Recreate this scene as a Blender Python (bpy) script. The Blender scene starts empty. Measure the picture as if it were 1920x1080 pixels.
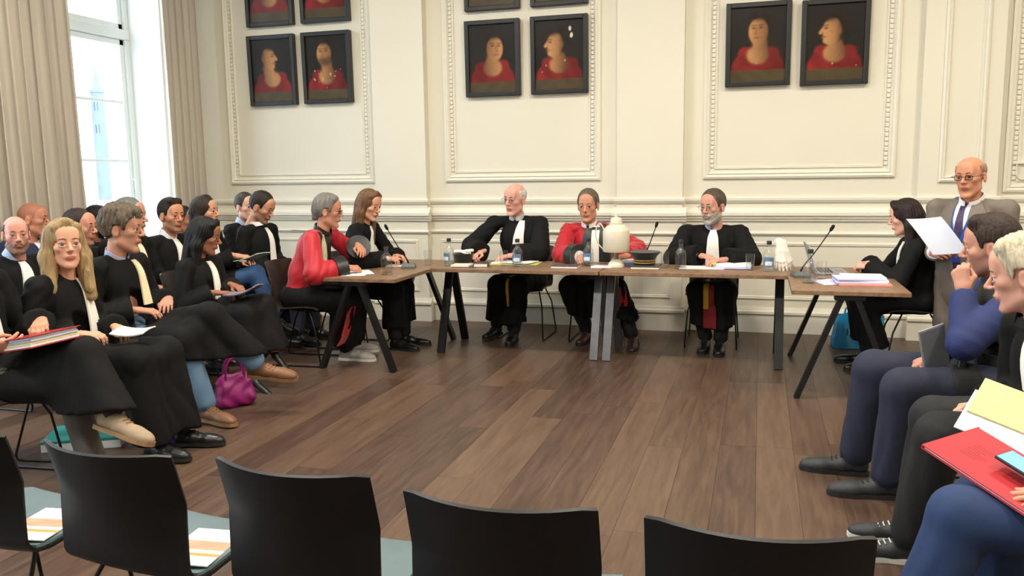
import bpy, bmesh, math, random
import numpy as np
from mathutils import Matrix, Vector
random.seed(7); rng = np.random.default_rng(7)
SC = bpy.context.scene
COL = SC.collection

# ------------------------------------------------------------------ camera, world, lights, exposure
FPX, CAMZ = 1560.0, 1.45
YAW, PITCH, ROLL = math.radians(16.6), math.atan(215 / FPX), math.radians(0.8)
cd = bpy.data.cameras.new('camera'); cam = bpy.data.objects.new('camera', cd); COL.objects.link(cam)
cd.sensor_width = 36; cd.lens = 36 * FPX / 1920; cd.clip_start = 0.05; cd.clip_end = 800
cam.matrix_world = (Matrix.Translation((0, 0, CAMZ)) @ Matrix.Rotation(YAW, 4, 'Z')
                    @ Matrix.Rotation(math.pi / 2 - PITCH, 4, 'X') @ Matrix.Rotation(-ROLL, 4, 'Z'))
SC.camera = cam
SC.view_settings.view_transform = 'Standard'; SC.view_settings.look = 'None'
SC.view_settings.gamma = 1.0; SC.view_settings.use_curve_mapping = False
SC.view_settings.exposure = -0.08
SC.cycles.transparent_max_bounces = 40

W = bpy.data.worlds.new('overcast_sky'); SC.world = W; W.use_nodes = True
bg = W.node_tree.nodes['Background']
bg.inputs['Color'].default_value = (0.74, 0.89, 1.0, 1); bg.inputs['Strength'].default_value = 9.0

def area(name, loc, sx, sy, energy, color, rot=(0, 0, 0), portal=False, shape='RECTANGLE', spread=math.pi):
    l = bpy.data.lights.new(name, 'AREA'); l.shape = shape; l.size = sx; l.size_y = sy
    l.energy = energy; l.color = color; l.spread = spread
    if portal: l.cycles.is_portal = True
    o = bpy.data.objects.new(name, l); COL.objects.link(o); o.location = loc; o.rotation_euler = rot
    return o
WINDOWS = [(5.36, 7.19), (2.3, 4.13), (-0.8, 1.03), (-3.9, -2.07)]        # y ranges of the tall windows in the left wall
for i, (a, b) in enumerate(WINDOWS):
    area('window_daylight_portal', (-6.1, (a + b) / 2, 2.45), b - a, 4.0, 1, (1, 1, 1), (0, -math.pi / 2, 0), portal=True)
LAMPS = [(-3.2, 4.5), (-0.4, 4.5), (2.2, 4.5), (-3.2, 1.4), (-0.4, 1.4), (2.2, 1.4)]
LAMP_Z, LAMP_W, LAMP_COL = 4.28, 92.0, (1.0, 0.92, 0.80)

# ------------------------------------------------------------------ helpers: materials
def rgb(r, g, b):
    f = lambda c: (c / 255 / 12.92) if c / 255 <= .04045 else ((c / 255 + .055) / 1.055) ** 2.4
    return (f(r), f(g), f(b), 1)
MATS = {}
def mat(name, col, rough=.6, var=.12, scale=8.0, bump=0.0, bscale=60.0, metal=0.0, spec=.5, stretch=(1, 1, 1), sheen=0.0, coat=0.0, sss=0.0, rand=0.0):
    if name in MATS: return MATS[name]
    m = bpy.data.materials.new(name); m.use_nodes = True; MATS[name] = m
    nt = m.node_tree; N = nt.nodes; L = nt.links; p = N['Principled BSDF']
    tc = N.new('ShaderNodeTexCoord'); mp = N.new('ShaderNodeMapping'); mp.inputs['Scale'].default_value = stretch
    L.new(tc.outputs['Object'], mp.inputs['Vector'])
    nz = N.new('ShaderNodeTexNoise'); nz.inputs['Scale'].default_value = scale; nz.inputs['Detail'].default_value = 4
    L.new(mp.outputs['Vector'], nz.inputs['Vector'])
    rp = N.new('ShaderNodeValToRGB'); e = rp.color_ramp.elements
    e[0].position = .3; e[1].position = .7
    e[0].color = tuple(c * (1 - var) for c in col[:3]) + (1,); e[1].color = tuple(min(1, c * (1 + var)) for c in col[:3]) + (1,)
    L.new(nz.outputs['Fac'], rp.inputs['Fac'])
    out = rp.outputs['Color']
    if rand:
        oi = N.new('ShaderNodeObjectInfo'); hs = N.new('ShaderNodeHueSaturation'); mr = N.new('ShaderNodeMapRange')
        mr.inputs['To Min'].default_value = 1 - rand; mr.inputs['To Max'].default_value = 1 + rand
        L.new(oi.outputs['Random'], mr.inputs['Value']); L.new(mr.outputs['Result'], hs.inputs['Value']); L.new(out, hs.inputs['Color']); out = hs.outputs['Color']
    L.new(out, p.inputs['Base Color'])
    p.inputs['Roughness'].default_value = rough; p.inputs['Metallic'].default_value = metal; p.inputs['Specular IOR Level'].default_value = spec
    if sheen: p.inputs['Sheen Weight'].default_value = sheen
    if coat: p.inputs['Coat Weight'].default_value = coat; p.inputs['Coat Roughness'].default_value = .15
    if sss:
        p.inputs['Subsurface Weight'].default_value = sss; p.inputs['Subsurface Radius'].default_value = (.012, .005, .003); p.inputs['Subsurface Scale'].default_value = 1
    if bump:
        n2 = N.new('ShaderNodeTexNoise'); n2.inputs['Scale'].default_value = bscale; n2.inputs['Detail'].default_value = 3
        L.new(mp.outputs['Vector'], n2.inputs['Vector'])
        b = N.new('ShaderNodeBump'); b.inputs['Strength'].default_value = bump; b.inputs['Distance'].default_value = .01
        L.new(n2.outputs['Fac'], b.inputs['Height']); L.new(b.outputs['Normal'], p.inputs['Normal'])
    return m
def glass(name, tint=(.95, .97, .97), refl=.9):
    if name in MATS: return MATS[name]
    m = bpy.data.materials.new(name); m.use_nodes = True; MATS[name] = m
    nt = m.node_tree; N = nt.nodes; L = nt.links; N.remove(N['Principled BSDF'])
    t = N.new('ShaderNodeBsdfTransparent'); t.inputs['Color'].default_value = (*tint, 1)
    g = N.new('ShaderNodeBsdfGlossy'); g.inputs['Roughness'].default_value = .03; g.inputs['Color'].default_value = (refl, refl, refl, 1)
    lw = N.new('ShaderNodeLayerWeight'); lw.inputs['Blend'].default_value = .5
    pw = N.new('ShaderNodeMath'); pw.operation = 'POWER'; pw.inputs[1].default_value = 4; L.new(lw.outputs['Facing'], pw.inputs[0])
    nz = N.new('ShaderNodeTexNoise'); nz.inputs['Scale'].default_value = 3
    m0 = N.new('ShaderNodeMath'); m0.operation = 'MULTIPLY_ADD'; m0.inputs[1].default_value = .02; m0.inputs[2].default_value = .03; L.new(nz.outputs['Fac'], m0.inputs[0])
    mm = N.new('ShaderNodeMath'); mm.operation = 'MULTIPLY_ADD'; mm.inputs[1].default_value = .55
    L.new(pw.outputs[0], mm.inputs[0]); L.new(m0.outputs[0], mm.inputs[2])
    x = N.new('ShaderNodeMixShader'); L.new(mm.outputs[0], x.inputs['Fac']); L.new(t.outputs[0], x.inputs[1]); L.new(g.outputs[0], x.inputs[2])
    L.new(x.outputs[0], N['Material Output'].inputs['Surface'])
    return m
def emit(name, col, s):
    if name in MATS: return MATS[name]
    m = mat(name, col, .5, .02); p = m.node_tree.nodes['Principled BSDF']
    p.inputs['Emission Color'].default_value = col; p.inputs['Emission Strength'].default_value = s
    return m

# ------------------------------------------------------------------ helpers: objects
def link(name, me, parent=None, material=None, loc=None, rot=None, scale=None, mw=None):
    o = bpy.data.objects.new(name, me); COL.objects.link(o)
    if material is not None and me is not None and len(me.materials) == 0:
        for m in (material if isinstance(material, (list, tuple)) else [material]): me.materials.append(m)
    if mw is not None: o.matrix_basis = mw
    if loc is not None: o.location = loc
    if rot is not None: o.rotation_euler = rot
    if scale is not None: o.scale = scale
    if parent is not None: o.parent = parent
    return o
def tag(o, label=None, cat=None, group=None, kind=None):
    if label: o['label'] = label
    if cat: o['category'] = cat
    if group: o['group'] = group
    if kind: o['kind'] = kind
    return o
def thing(name, label, cat, loc=(0, 0, 0), rz=0.0, group=None):
    o = bpy.data.objects.new(name, None); COL.objects.link(o); o.empty_display_size = .1
    o.location = loc; o.rotation_euler = (0, 0, rz); tag(o, label, cat, group); return o
def mesh(name, v, f, smooth=True):
    me = bpy.data.meshes.new(name); me.from_pydata([tuple(map(float, p)) for p in v], [], [tuple(map(int, q)) for q in f]); 
    if smooth: me.polygons.foreach_set('use_smooth', [True] * len(me.polygons))
    me.update(); return me
class MB:
    """collects simple solids into one mesh"""
    def __init__(s): s.v = []; s.f = []; s.sm = []
    def add(s, v, f, smooth=False):
        n = len(s.v); s.v += [tuple(map(float, p)) for p in v]; s.f += [tuple(int(i) + n for i in q) for q in f]; s.sm += [smooth] * len(f); return s
    def box(s, a, b, bev=0.0):
        (x0, y0, z0), (x1, y1, z1) = a, b
        if bev <= 0:
            v = [(x0, y0, z0), (x1, y0, z0), (x1, y1, z0), (x0, y1, z0), (x0, y0, z1), (x1, y0, z1), (x1, y1, z1), (x0, y1, z1)]
            return s.add(v, [(0, 3, 2, 1), (4, 5, 6, 7), (0, 1, 5, 4), (1, 2, 6, 5), (2, 3, 7, 6), (3, 0, 4, 7)])
        bm = bmesh.new(); bmesh.ops.create_cube(bm, size=1)
        for q in bm.verts: q.co = Vector(((x0 + x1) / 2 + q.co.x * (x1 - x0), (y0 + y1) / 2 + q.co.y * (y1 - y0), (z0 + z1) / 2 + q.co.z * (z1 - z0)))
        bmesh.ops.bevel(bm, geom=bm.edges[:], offset=bev, segments=2, affect='EDGES', profile=.5)
        bm.verts.index_update(); s.add([q.co[:] for q in bm.verts], [[w.index for w in q.verts] for q in bm.faces]); bm.free(); return s
    def bar(s, p, q, w, d, up=(0, 0, 1)):
        p, q, up = Vector(p), Vector(q), Vector(up); t = (q - p).normalized(); x = t.cross(up)
        if x.length < 1e-4: x = t.cross(Vector((1, 0, 0)))
        x.normalize(); y = x.cross(t)
        v = [c + x * (a * w / 2) + y * (b * d / 2) for c in (p, q) for a, b in ((-1, -1), (1, -1), (1, 1), (-1, 1))]
        return s.add(v, [(3, 2, 1, 0), (4, 5, 6, 7), (0, 1, 5, 4), (1, 2, 6, 5), (2, 3, 7, 6), (3, 0, 4, 7)])
    def tube(s, pts, r, n=8, caps=True, smooth_path=0):
        P = [Vector(p) for p in pts]; R = list(r) if hasattr(r, '__len__') else [r] * len(P)
        for _ in range(smooth_path):
            Q = [P[0]]; RR = [R[0]]
            for i in range(len(P) - 1):
                Q += [P[i].lerp(P[i + 1], .25), P[i].lerp(P[i + 1], .75)]; RR += [R[i] * .75 + R[i + 1] * .25, R[i] * .25 + R[i + 1] * .75]
            P = Q + [P[-1]]; R = RR + [R[-1]]
        v = []; f = []; prev = None
        for i, p in enumerate(P):
            t = (P[min(i + 1, len(P) - 1)] - P[max(i - 1, 0)]).normalized()
            if prev is None:
                x = t.cross(Vector((0, 0, 1)));  x = x if x.length > 1e-3 else t.cross(Vector((1, 0, 0)))
            else: x = prev - t * prev.dot(t)
            x.normalize(); prev = x; y = t.cross(x)
            v += [p + (x * math.cos(a) + y * math.sin(a)) * R[i] for a in (2 * math.pi * k / n for k in range(n))]
        for i in range(len(P) - 1):
            for k in range(n): f.append((i * n + k, i * n + (k + 1) % n, (i + 1) * n + (k + 1) % n, (i + 1) * n + k))
        if caps: f += [tuple(range(n))[::-1], tuple((len(P) - 1) * n + k for k in range(n))]
        return s.add(v, f, True)
    def lathe(s, prof, n=24, c=(0, 0, 0)):
        v = [(c[0] + r * math.cos(2 * math.pi * k / n), c[1] + r * math.sin(2 * math.pi * k / n), c[2] + z) for r, z in prof for k in range(n)]
        f = [(i * n + k, i * n + (k + 1) % n, (i + 1) * n + (k + 1) % n, (i + 1) * n + k) for i in range(len(prof) - 1) for k in range(n)]
        if prof[0][0] > 1e-4: f.append(tuple(range(n))[::-1])
        if prof[-1][0] > 1e-4: f.append(tuple((len(prof) - 1) * n + k for k in range(n)))
        return s.add(v, f, True)
    def poly(s, pts, t=(0, .002, 0)):
        """flat outline given a thickness"""
        n = len(pts); v = [Vector(p) for p in pts] + [Vector(p) + Vector(t) for p in pts]
        return s.add(v, [tuple(range(n)), tuple(range(2 * n - 1, n - 1, -1))] + [(i, i + n, (i + 1) % n + n, (i + 1) % n) for i in range(n)])
    def sheet(s, fn, nu, nv, th):
        """curved sheet fn(u,v) -> point, given a thickness along its normals"""
        P = np.array([[fn(i / nu, j / nv) for j in range(nv + 1)] for i in range(nu + 1)], float)
        du = np.gradient(P, axis=0); dv = np.gradient(P, axis=1); nn = np.cross(du, dv); nn /= np.linalg.norm(nn, axis=2, keepdims=True) + 1e-9
        A, B = P + nn * th / 2, P - nn * th / 2; w = nv + 1; M = (nu + 1) * w
        v = np.concatenate([A.reshape(-1, 3), B.reshape(-1, 3)]); f = []
        for i in range(nu):
            for j in range(nv):
                a = i * w + j; f.append((a, a + w, a + w + 1, a + 1)); f.append((M + a, M + a + 1, M + a + w + 1, M + a + w))
        for i in range(nu):
            for j, fl in ((0, 0), (nv, 1)):
                a, b = i * w + j, (i + 1) * w + j; f.append((a, M + a, M + b, b) if not fl else (a, b, M + b, M + a))
        for j in range(nv):
            for i, fl in ((0, 1), (nu, 0)):
                a, b = i * w + j, i * w + j + 1; f.append((a, M + a, M + b, b) if not fl else (a, b, M + b, M + a))
        return s.add(v, f, True)
    def mesh(s, name):
        me = bpy.data.meshes.new(name); me.from_pydata(s.v, [], s.f); me.polygons.foreach_set('use_smooth', s.sm); me.update()
        bm = bmesh.new(); bm.from_mesh(me); bmesh.ops.recalc_face_normals(bm, faces=bm.faces[:]); bm.to_mesh(me); bm.free()
        if any(s.sm):
            try: me.set_sharp_from_angle(angle=math.radians(42))
            except Exception: pass
        return me
    def obj(s, name, material, parent=None, **k): return link(name, s.mesh(name), parent, material, **k)

# ------------------------------------------------------------------ helpers: implicit surfaces for bodies and cloth
class Fld:
    def __init__(s): s.p = []
    def cap(s, a, b, ra, rb=None, k=.03, op=1, sc=(1, 1, 1)):
        a, b, sc = np.array(a, float), np.array(b, float), np.array(sc, float); rb = ra if rb is None else rb
        R = max(ra, rb) * sc + k; s.p.append((op, k, np.minimum(a, b) - R, np.maximum(a, b) + R, 0, (a / sc, b / sc, ra, rb, sc))); return s
    def ell(s, c, r, k=.03, op=1, rot=None):
        c, r = np.array(c, float), np.array(r, float); m = max(r) + k if rot is not None else r + k
        s.p.append((op, k, c - m, c + m, 1, (c, r, rot))); return s
    @staticmethod
    def _d(pr, P):
        t, a = pr[4], pr[5]
        if t == 0:
            A, B, ra, rb, sc = a; Q = P / sc; ab = B - A; l = float(ab @ ab) + 1e-12
            u = np.clip(((Q - A) @ ab) / l, 0, 1); return (np.sqrt((((Q - A) - u[..., None] * ab) ** 2).sum(-1)) - (ra + (rb - ra) * u)) * sc.min() ** .5
        c, r, rot = a; Q = P - c
        if rot is not None: Q = Q @ rot
        k0 = np.sqrt(((Q / r) ** 2).sum(-1)); k1 = np.sqrt(((Q / r ** 2) ** 2).sum(-1)) + 1e-9; return k0 * (k0 - 1) / k1
    @staticmethod
    def _mix(op, k, V, d):
        if op == 1: h = np.clip(.5 + .5 * (d - V) / k, 0, 1) if k else (d > V); return d + (V - d) * h - k * h * (1 - h)   # where h=1 keep V
        h = np.clip(.5 - .5 * (V + d) / k, 0, 1); return V + (-d - V) * h + k * h * (1 - h)
    def at(s, P):
        V = np.full(P.shape[:-1], 9.0)
        for pr in s.p: V = Fld._mix(pr[0], pr[1], V, Fld._d(pr, P))
        return V
    def grid(s, h, pad=.02):
        lo = np.min([q[2] for q in s.p if q[0] == 1], axis=0) - pad; hi = np.max([q[3] for q in s.p if q[0] == 1], axis=0) + pad
        n = np.ceil((hi - lo) / h).astype(int) + 1; ax = [lo[i] + h * np.arange(n[i]) for i in range(3)]
        V = np.full(tuple(n), 9.0, np.float32)
        for pr in s.p:
            i0 = np.clip(((pr[2] - 2 * h - lo) / h).astype(int), 0, n - 1); i1 = np.clip(((pr[3] + 2 * h - lo) / h).astype(int) + 2, 1, n)
            X = np.stack(np.meshgrid(*[ax[i][i0[i]:i1[i]] for i in range(3)], indexing='ij'), -1)
            sl = tuple(slice(i0[i], i1[i]) for i in range(3)); V[sl] = Fld._mix(pr[0], pr[1], V[sl], Fld._d(pr, X))
        return V, lo, ax
    def mesh(s, h, fn=None, pad=.02):
        V, lo, ax = s.grid(h, pad)
        if fn is not None:
            X = np.stack(np.meshgrid(*ax, indexing='ij'), -1); V = fn(V, X)
        return nets(V, lo, h)
def nets(V, lo, h):
    V = V.astype(np.float64).copy(); V[V == 0] = 1e-6
    for a in range(3):
        sl = [slice(None)] * 3
        for e in (0, -1): sl[a] = e; V[tuple(sl)] = np.maximum(V[tuple(sl)], 1e-3)
    S = V < 0; n = V.shape
    c = sum(S[i:n[0] - 1 + i, j:n[1] - 1 + j, k:n[2] - 1 + k].astype(np.int8) for i in (0, 1) for j in (0, 1) for k in (0, 1))
    act = (c > 0) & (c < 8); I = np.argwhere(act); idx = np.full(act.shape, -1, np.int64); idx[act] = np.arange(len(I))
    cor = {(i, j, k): V[I[:, 0] + i, I[:, 1] + j, I[:, 2] + k] for i in (0, 1) for j in (0, 1) for k in (0, 1)}
    P = np.zeros((len(I), 3)); cnt = np.zeros(len(I))
    for a in range(3):
        o = [x for x in range(3) if x != a]
        for u in (0, 1):
            for w in (0, 1):
                k0 = [0, 0, 0]; k0[o[0]] = u; k0[o[1]] = w; k1 = list(k0); k1[a] = 1
                v0, v1 = cor[tuple(k0)], cor[tuple(k1)]; x = (v0 < 0) != (v1 < 0)
                t = np.where(x, v0 / np.where(x, v0 - v1, 1), 0); q = np.tile(np.array(k0, float), (len(I), 1)); q[:, a] = t
                P += q * x[:, None]; cnt += x
    P = lo + h * (I + P / cnt[:, None]); F = []
    for a in range(3):
        b, d = (a + 1) % 3, (a + 2) % 3
        s0 = [slice(None)] * 3; s1 = [slice(None)] * 3; s0[a] = slice(0, -1); s1[a] = slice(1, None)
        X = S[tuple(s0)] != S[tuple(s1)]; E = np.argwhere(X); E = E[(E[:, b] > 0) & (E[:, d] > 0) & (E[:, b] < n[b] - 1) & (E[:, d] < n[d] - 1)]
        inside = S[tuple(E.T)]; q = []
        for u, w in ((1, 1), (0, 1), (0, 0), (1, 0)):
            C = E.copy(); C[:, b] -= u; C[:, d] -= w; q.append(idx[tuple(C.T)])
        q = np.stack(q, 1); q[~inside] = q[~inside][:, ::-1]; F.append(q)
    return P, np.concatenate(F)
def raw(name, P, F, mats, mi=None):
    me = bpy.data.meshes.new(name); me.vertices.add(len(P)); me.vertices.foreach_set('co', P.astype(np.float32).ravel())
    me.loops.add(F.size); me.loops.foreach_set('vertex_index', F.ravel().astype(np.int32)); me.polygons.add(len(F))
    me.polygons.foreach_set('loop_start', np.arange(0, F.size, 4, dtype=np.int32)); me.polygons.foreach_set('use_smooth', np.ones(len(F), bool))
    for m in (mats if isinstance(mats, (list, tuple)) else [mats]): me.materials.append(m)
    if mi is not None: me.polygons.foreach_set('material_index', mi.astype(np.int32))
    me.update(calc_edges=True); me.validate(); return me
# ------------------------------------------------------------------ the room
WALL_Y, PIL_Y, LEFT_X, RIGHT_X, BACK_Y, CEIL = 7.72, 7.62, -5.72, 4.2, -4.6, 4.6
M_wall = mat('cream_paint', rgb(230, 224, 206), .55, .015, 1.5, .03, 30)
M_trim = mat('cream_trim_paint', rgb(233, 228, 212), .45, .015, 2)
M_ceil = mat('white_ceiling_paint', rgb(240, 238, 230), .8, .02, 2)
M_black = mat('black_powder_coat', rgb(24, 23, 24), .45, .15, 20, metal=.2)

def wood(name, dark, light, grain=(14, 1.2, 14), rough=.38, island=False, rand=True, var=.36):
    m = bpy.data.materials.new(name); m.use_nodes = True; nt = m.node_tree; N = nt.nodes; L = nt.links; p = N['Principled BSDF']
    tc = N.new('ShaderNodeTexCoord'); mp = N.new('ShaderNodeMapping'); mp.inputs['Scale'].default_value = grain
    add = N.new('ShaderNodeVectorMath'); add.operation = 'ADD'
    if island: rn = N.new('ShaderNodeNewGeometry'); ro = rn.outputs['Random Per Island']
    else: rn = N.new('ShaderNodeObjectInfo'); ro = rn.outputs['Random']
    sc = N.new('ShaderNodeMath'); sc.operation = 'MULTIPLY'; sc.inputs[1].default_value = 37
    L.new(ro, sc.inputs[0]); L.new(tc.outputs['Object'], add.inputs[0]); L.new(sc.outputs[0], add.inputs[1]); L.new(add.outputs[0], mp.inputs['Vector'])
    nz = N.new('ShaderNodeTexNoise'); nz.inputs['Scale'].default_value = 2.2; nz.inputs['Detail'].default_value = 7; nz.inputs['Roughness'].default_value = .62; nz.inputs['Distortion'].default_value = .6
    L.new(mp.outputs[0], nz.inputs['Vector'])
    f = N.new('ShaderNodeMath'); f.operation = 'MULTIPLY_ADD'; f.inputs[1].default_value = var if rand else 0; 
    g = N.new('ShaderNodeMath'); g.operation = 'MULTIPLY_ADD'; g.inputs[1].default_value = 1.0; g.inputs[2].default_value = -var / 2 if rand else 0
    L.new(nz.outputs['Fac'], g.inputs[0]); L.new(ro, f.inputs[0]); L.new(g.outputs[0], f.inputs[2])
    rp = N.new('ShaderNodeValToRGB'); rp.color_ramp.elements[0].position = .25; rp.color_ramp.elements[1].position = .8
    rp.color_ramp.elements[0].color = dark; rp.color_ramp.elements[1].color = light
    L.new(f.outputs[0], rp.inputs['Fac']); L.new(rp.outputs[0], p.inputs['Base Color'])
    p.inputs['Roughness'].default_value = rough; p.inputs['Specular IOR Level'].default_value = .35
    b = N.new('ShaderNodeBump'); b.inputs['Strength'].default_value = .12; b.inputs['Distance'].default_value = .004
    L.new(nz.outputs['Fac'], b.inputs['Height']); L.new(b.outputs[0], p.inputs['Normal'])
    return m
M_plank = wood('smoked_oak_plank', rgb(68, 51, 42), rgb(108, 85, 69))
M_plank2 = wood('smoked_oak_plank_far', rgb(68, 51, 42), rgb(108, 85, 69), island=True)
M_table = wood('walnut_table_top', rgb(104, 78, 58), rgb(160, 127, 99), grain=(10, 10, 10), rough=.42, rand=False)

floor = MB().box((LEFT_X - .6, BACK_Y - .1, -.08), (RIGHT_X + .1, WALL_Y + .2, -.02)).obj('floor', mat('floor_subbase', rgb(52, 38, 30), .8))
tag(floor, 'dark smoked oak plank floor with matt boards', None, None, 'structure')
PW = .185; lens = [1.1, 1.4, 1.7, 2.0, 2.3]
pm = {l: MB().box((-PW / 2 + .0006, 0, -.019), (PW / 2 - .0006, l - .0012, 0)).mesh('plank') for l in lens}
far = MB(); ncol = int((RIGHT_X - LEFT_X) / PW) + 1; npl = 0
for c in range(ncol):
    x = LEFT_X + PW * (c + .5); y = BACK_Y - random.random() * .8
    while y < WALL_Y - .02:
        l = random.choice(lens)
        if y + l > WALL_Y: l = max([q for q in lens if y + q <= WALL_Y + .15] or [1.1])
        vis = -5.6 < x < 2.1 and y + l > 1.7 - .1 * x and y + l / 2 > .28 * abs(x) and npl < 300
        if vis: link('plank', pm[l], floor, M_plank, loc=(x, y, 0)); npl += 1
        else: far.box((x - PW / 2 + .0006, y, -.019), (x + PW / 2 - .0006, y + l - .0012, 0))
        y += l
tag(far.obj('plank_field', M_plank2, floor), kind='stuff')

# back wall with pilasters, dado, panels
PIL = [(-3.68, -3.13), (-1.26, -.665), (1.25, 1.84)]
BAYS = [(LEFT_X, -3.68), (-3.13, -1.26), (-.665, 1.25), (1.84, RIGHT_X)]
wb = MB().box((LEFT_X - .4, WALL_Y, -.02), (RIGHT_X + .2, WALL_Y + .3, CEIL)).obj('wall_back', M_wall)
tag(wb, 'cream panelled wall with dado and pilasters behind the tables', None, None, 'structure')
for a, b in PIL: MB().box((a, PIL_Y, 0), (b, WALL_Y + .05, CEIL), .004).obj('pilaster', M_wall, wb)
def prism(mb, prof, x0, x1, y):
    n = len(prof); v = [(x, y - d, z) for x in (x0, x1) for d, z in prof]
    mb.add(v, [tuple(range(n)), tuple(range(2 * n - 1, n - 1, -1))] + [(i, i + n, (i + 1) % n + n, (i + 1) % n) for i in range(n)])
def run(name, prof, parent=wb):
    m = MB(); dmax = max(d for d, z in prof)
    for a, b in BAYS: prism(m, prof, a, b, WALL_Y)
    for a, b in PIL: prism(m, prof, a - dmax * .7, b + dmax * .7, PIL_Y)
    return m.obj(name, M_trim, parent)
run('dado_cap', [(-.02, 1.155), (.016, 1.165), (.03, 1.185), (.03, 1.205), (.012, 1.215), (-.02, 1.215)])
run('dado_rail', [(-.02, 1.0), (.018, 1.0), (.022, 1.02), (.034, 1.025), (.034, 1.04), (.052, 1.05), (.052, 1.075), (.03, 1.085), (.018, 1.11), (-.02, 1.13)])
run('lower_bead', [(-.02, .87), (.014, .875), (.024, .89), (.014, .905), (-.02, .91)])
base = run('baseboard_back', [(-.02, 0), (.03, 0), (.03, .16), (.045, .17), (.045, .19), (.02, .2), (.012, .225), (-.02, .23)], None)
tag(base, 'tall cream baseboard along the panelled wall', None, None, 'structure')
def frame(x0, x1, z0, z1, y, w=.03, d=.014, name='panel_moulding'):
    m = MB()
    def ring(o, dd):                                     # one mitred step
        return [(x0 + o, y - dd, z0 + o), (x1 - o, y - dd, z0 + o), (x1 - o, y - dd, z1 - o), (x0 + o, y - dd, z1 - o)]
    R = [ring(0, -.01), ring(0, d * .7), ring(w * .3, d), ring(w * .6, d * .6), ring(w * .75, d * .9), ring(w, d * .3), ring(w, -.01)]
    v = [p for r in R for p in r]; f = [(i * 4 + k, i * 4 + (k + 1) % 4, (i + 1) * 4 + (k + 1) % 4, (i + 1) * 4 + k) for i in range(len(R) - 1) for k in range(4)]
    m.add(v, f); return m.obj(name, M_trim, wb)
for (a, b), y in [(q, WALL_Y) for q in BAYS] + [(q, PIL_Y) for q in PIL]:
    e = .1; frame(a + e, min(b, 3.6) - e, .30, .81, y, name='wainscot_moulding')
    if b - a > 1.5:
        aa, bb, zz = (a + .17 if a > -4 else -5.39, b - .165, 1.375); bb = -3.72 if a < -4 else min(bb, 3.4)
        if a > 1.5: aa, zz = 1.90, 1.24
        frame(aa, bb, zz, 4.15, y, .06, .03, 'panel_outer_moulding'); frame(aa + .095, bb - .095, zz + .085, 4.06, y, .022, .012, 'panel_inner_moulding')
        bd = MB()
        for k in range(66):                              # small carved beads down both sides
            for x in (aa + .076, bb - .076): bd.box((x - .014, y - .013, zz + .1 + k * .04), (x + .014, y + .01, zz + .128 + k * .04), .004)
        tag(bd.obj('carved_beads', M_trim, wb), kind='stuff')
frame(1.40, 1.72, 1.33, 4.15, PIL_Y, .05, .03, 'pilaster_panel')
MB().tube([(1.99, 7.70, 1.47), (1.99, 7.70, 1.38), (2.02, 7.70, 1.345), (2.08, 7.70, 1.345), (2.11, 7.70, 1.38), (2.11, 7.70, 1.47)], .006, 6).box((1.96, 7.69, 1.47), (2.14, 7.73, 1.485)).obj('wall_ornament', M_trim, wb)
cr = MB(); cr.add(*(lambda P: ([(x, WALL_Y - d, z) for x in (LEFT_X, RIGHT_X) for d, z in P], [tuple(range(5)), (9, 8, 7, 6, 5)] + [(i, i + 5, (i + 1) % 5 + 5, (i + 1) % 5) for i in range(5)]))([(-.02, 4.3), (.06, 4.32), (.12, 4.42), (.22, 4.5), (-.02, 4.62)]))
cr.obj('cornice', M_trim, wb)
tag(MB().box((LEFT_X - .7, BACK_Y - .2, CEIL), (RIGHT_X + .2, WALL_Y + .3, CEIL + .15)).obj('ceiling', M_ceil), 'plain white plaster ceiling above the court room', None, None, 'structure')
tag(MB().box((RIGHT_X, BACK_Y, -.02), (RIGHT_X + .2, WALL_Y, CEIL)).obj('wall_right', M_wall), 'plain cream wall facing the windows', None, None, 'structure')
tag(MB().box((LEFT_X, BACK_Y - .2, -.02), (RIGHT_X, BACK_Y, CEIL)).obj('wall_front', M_wall), 'plain cream wall behind the viewer', None, None, 'structure')
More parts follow.
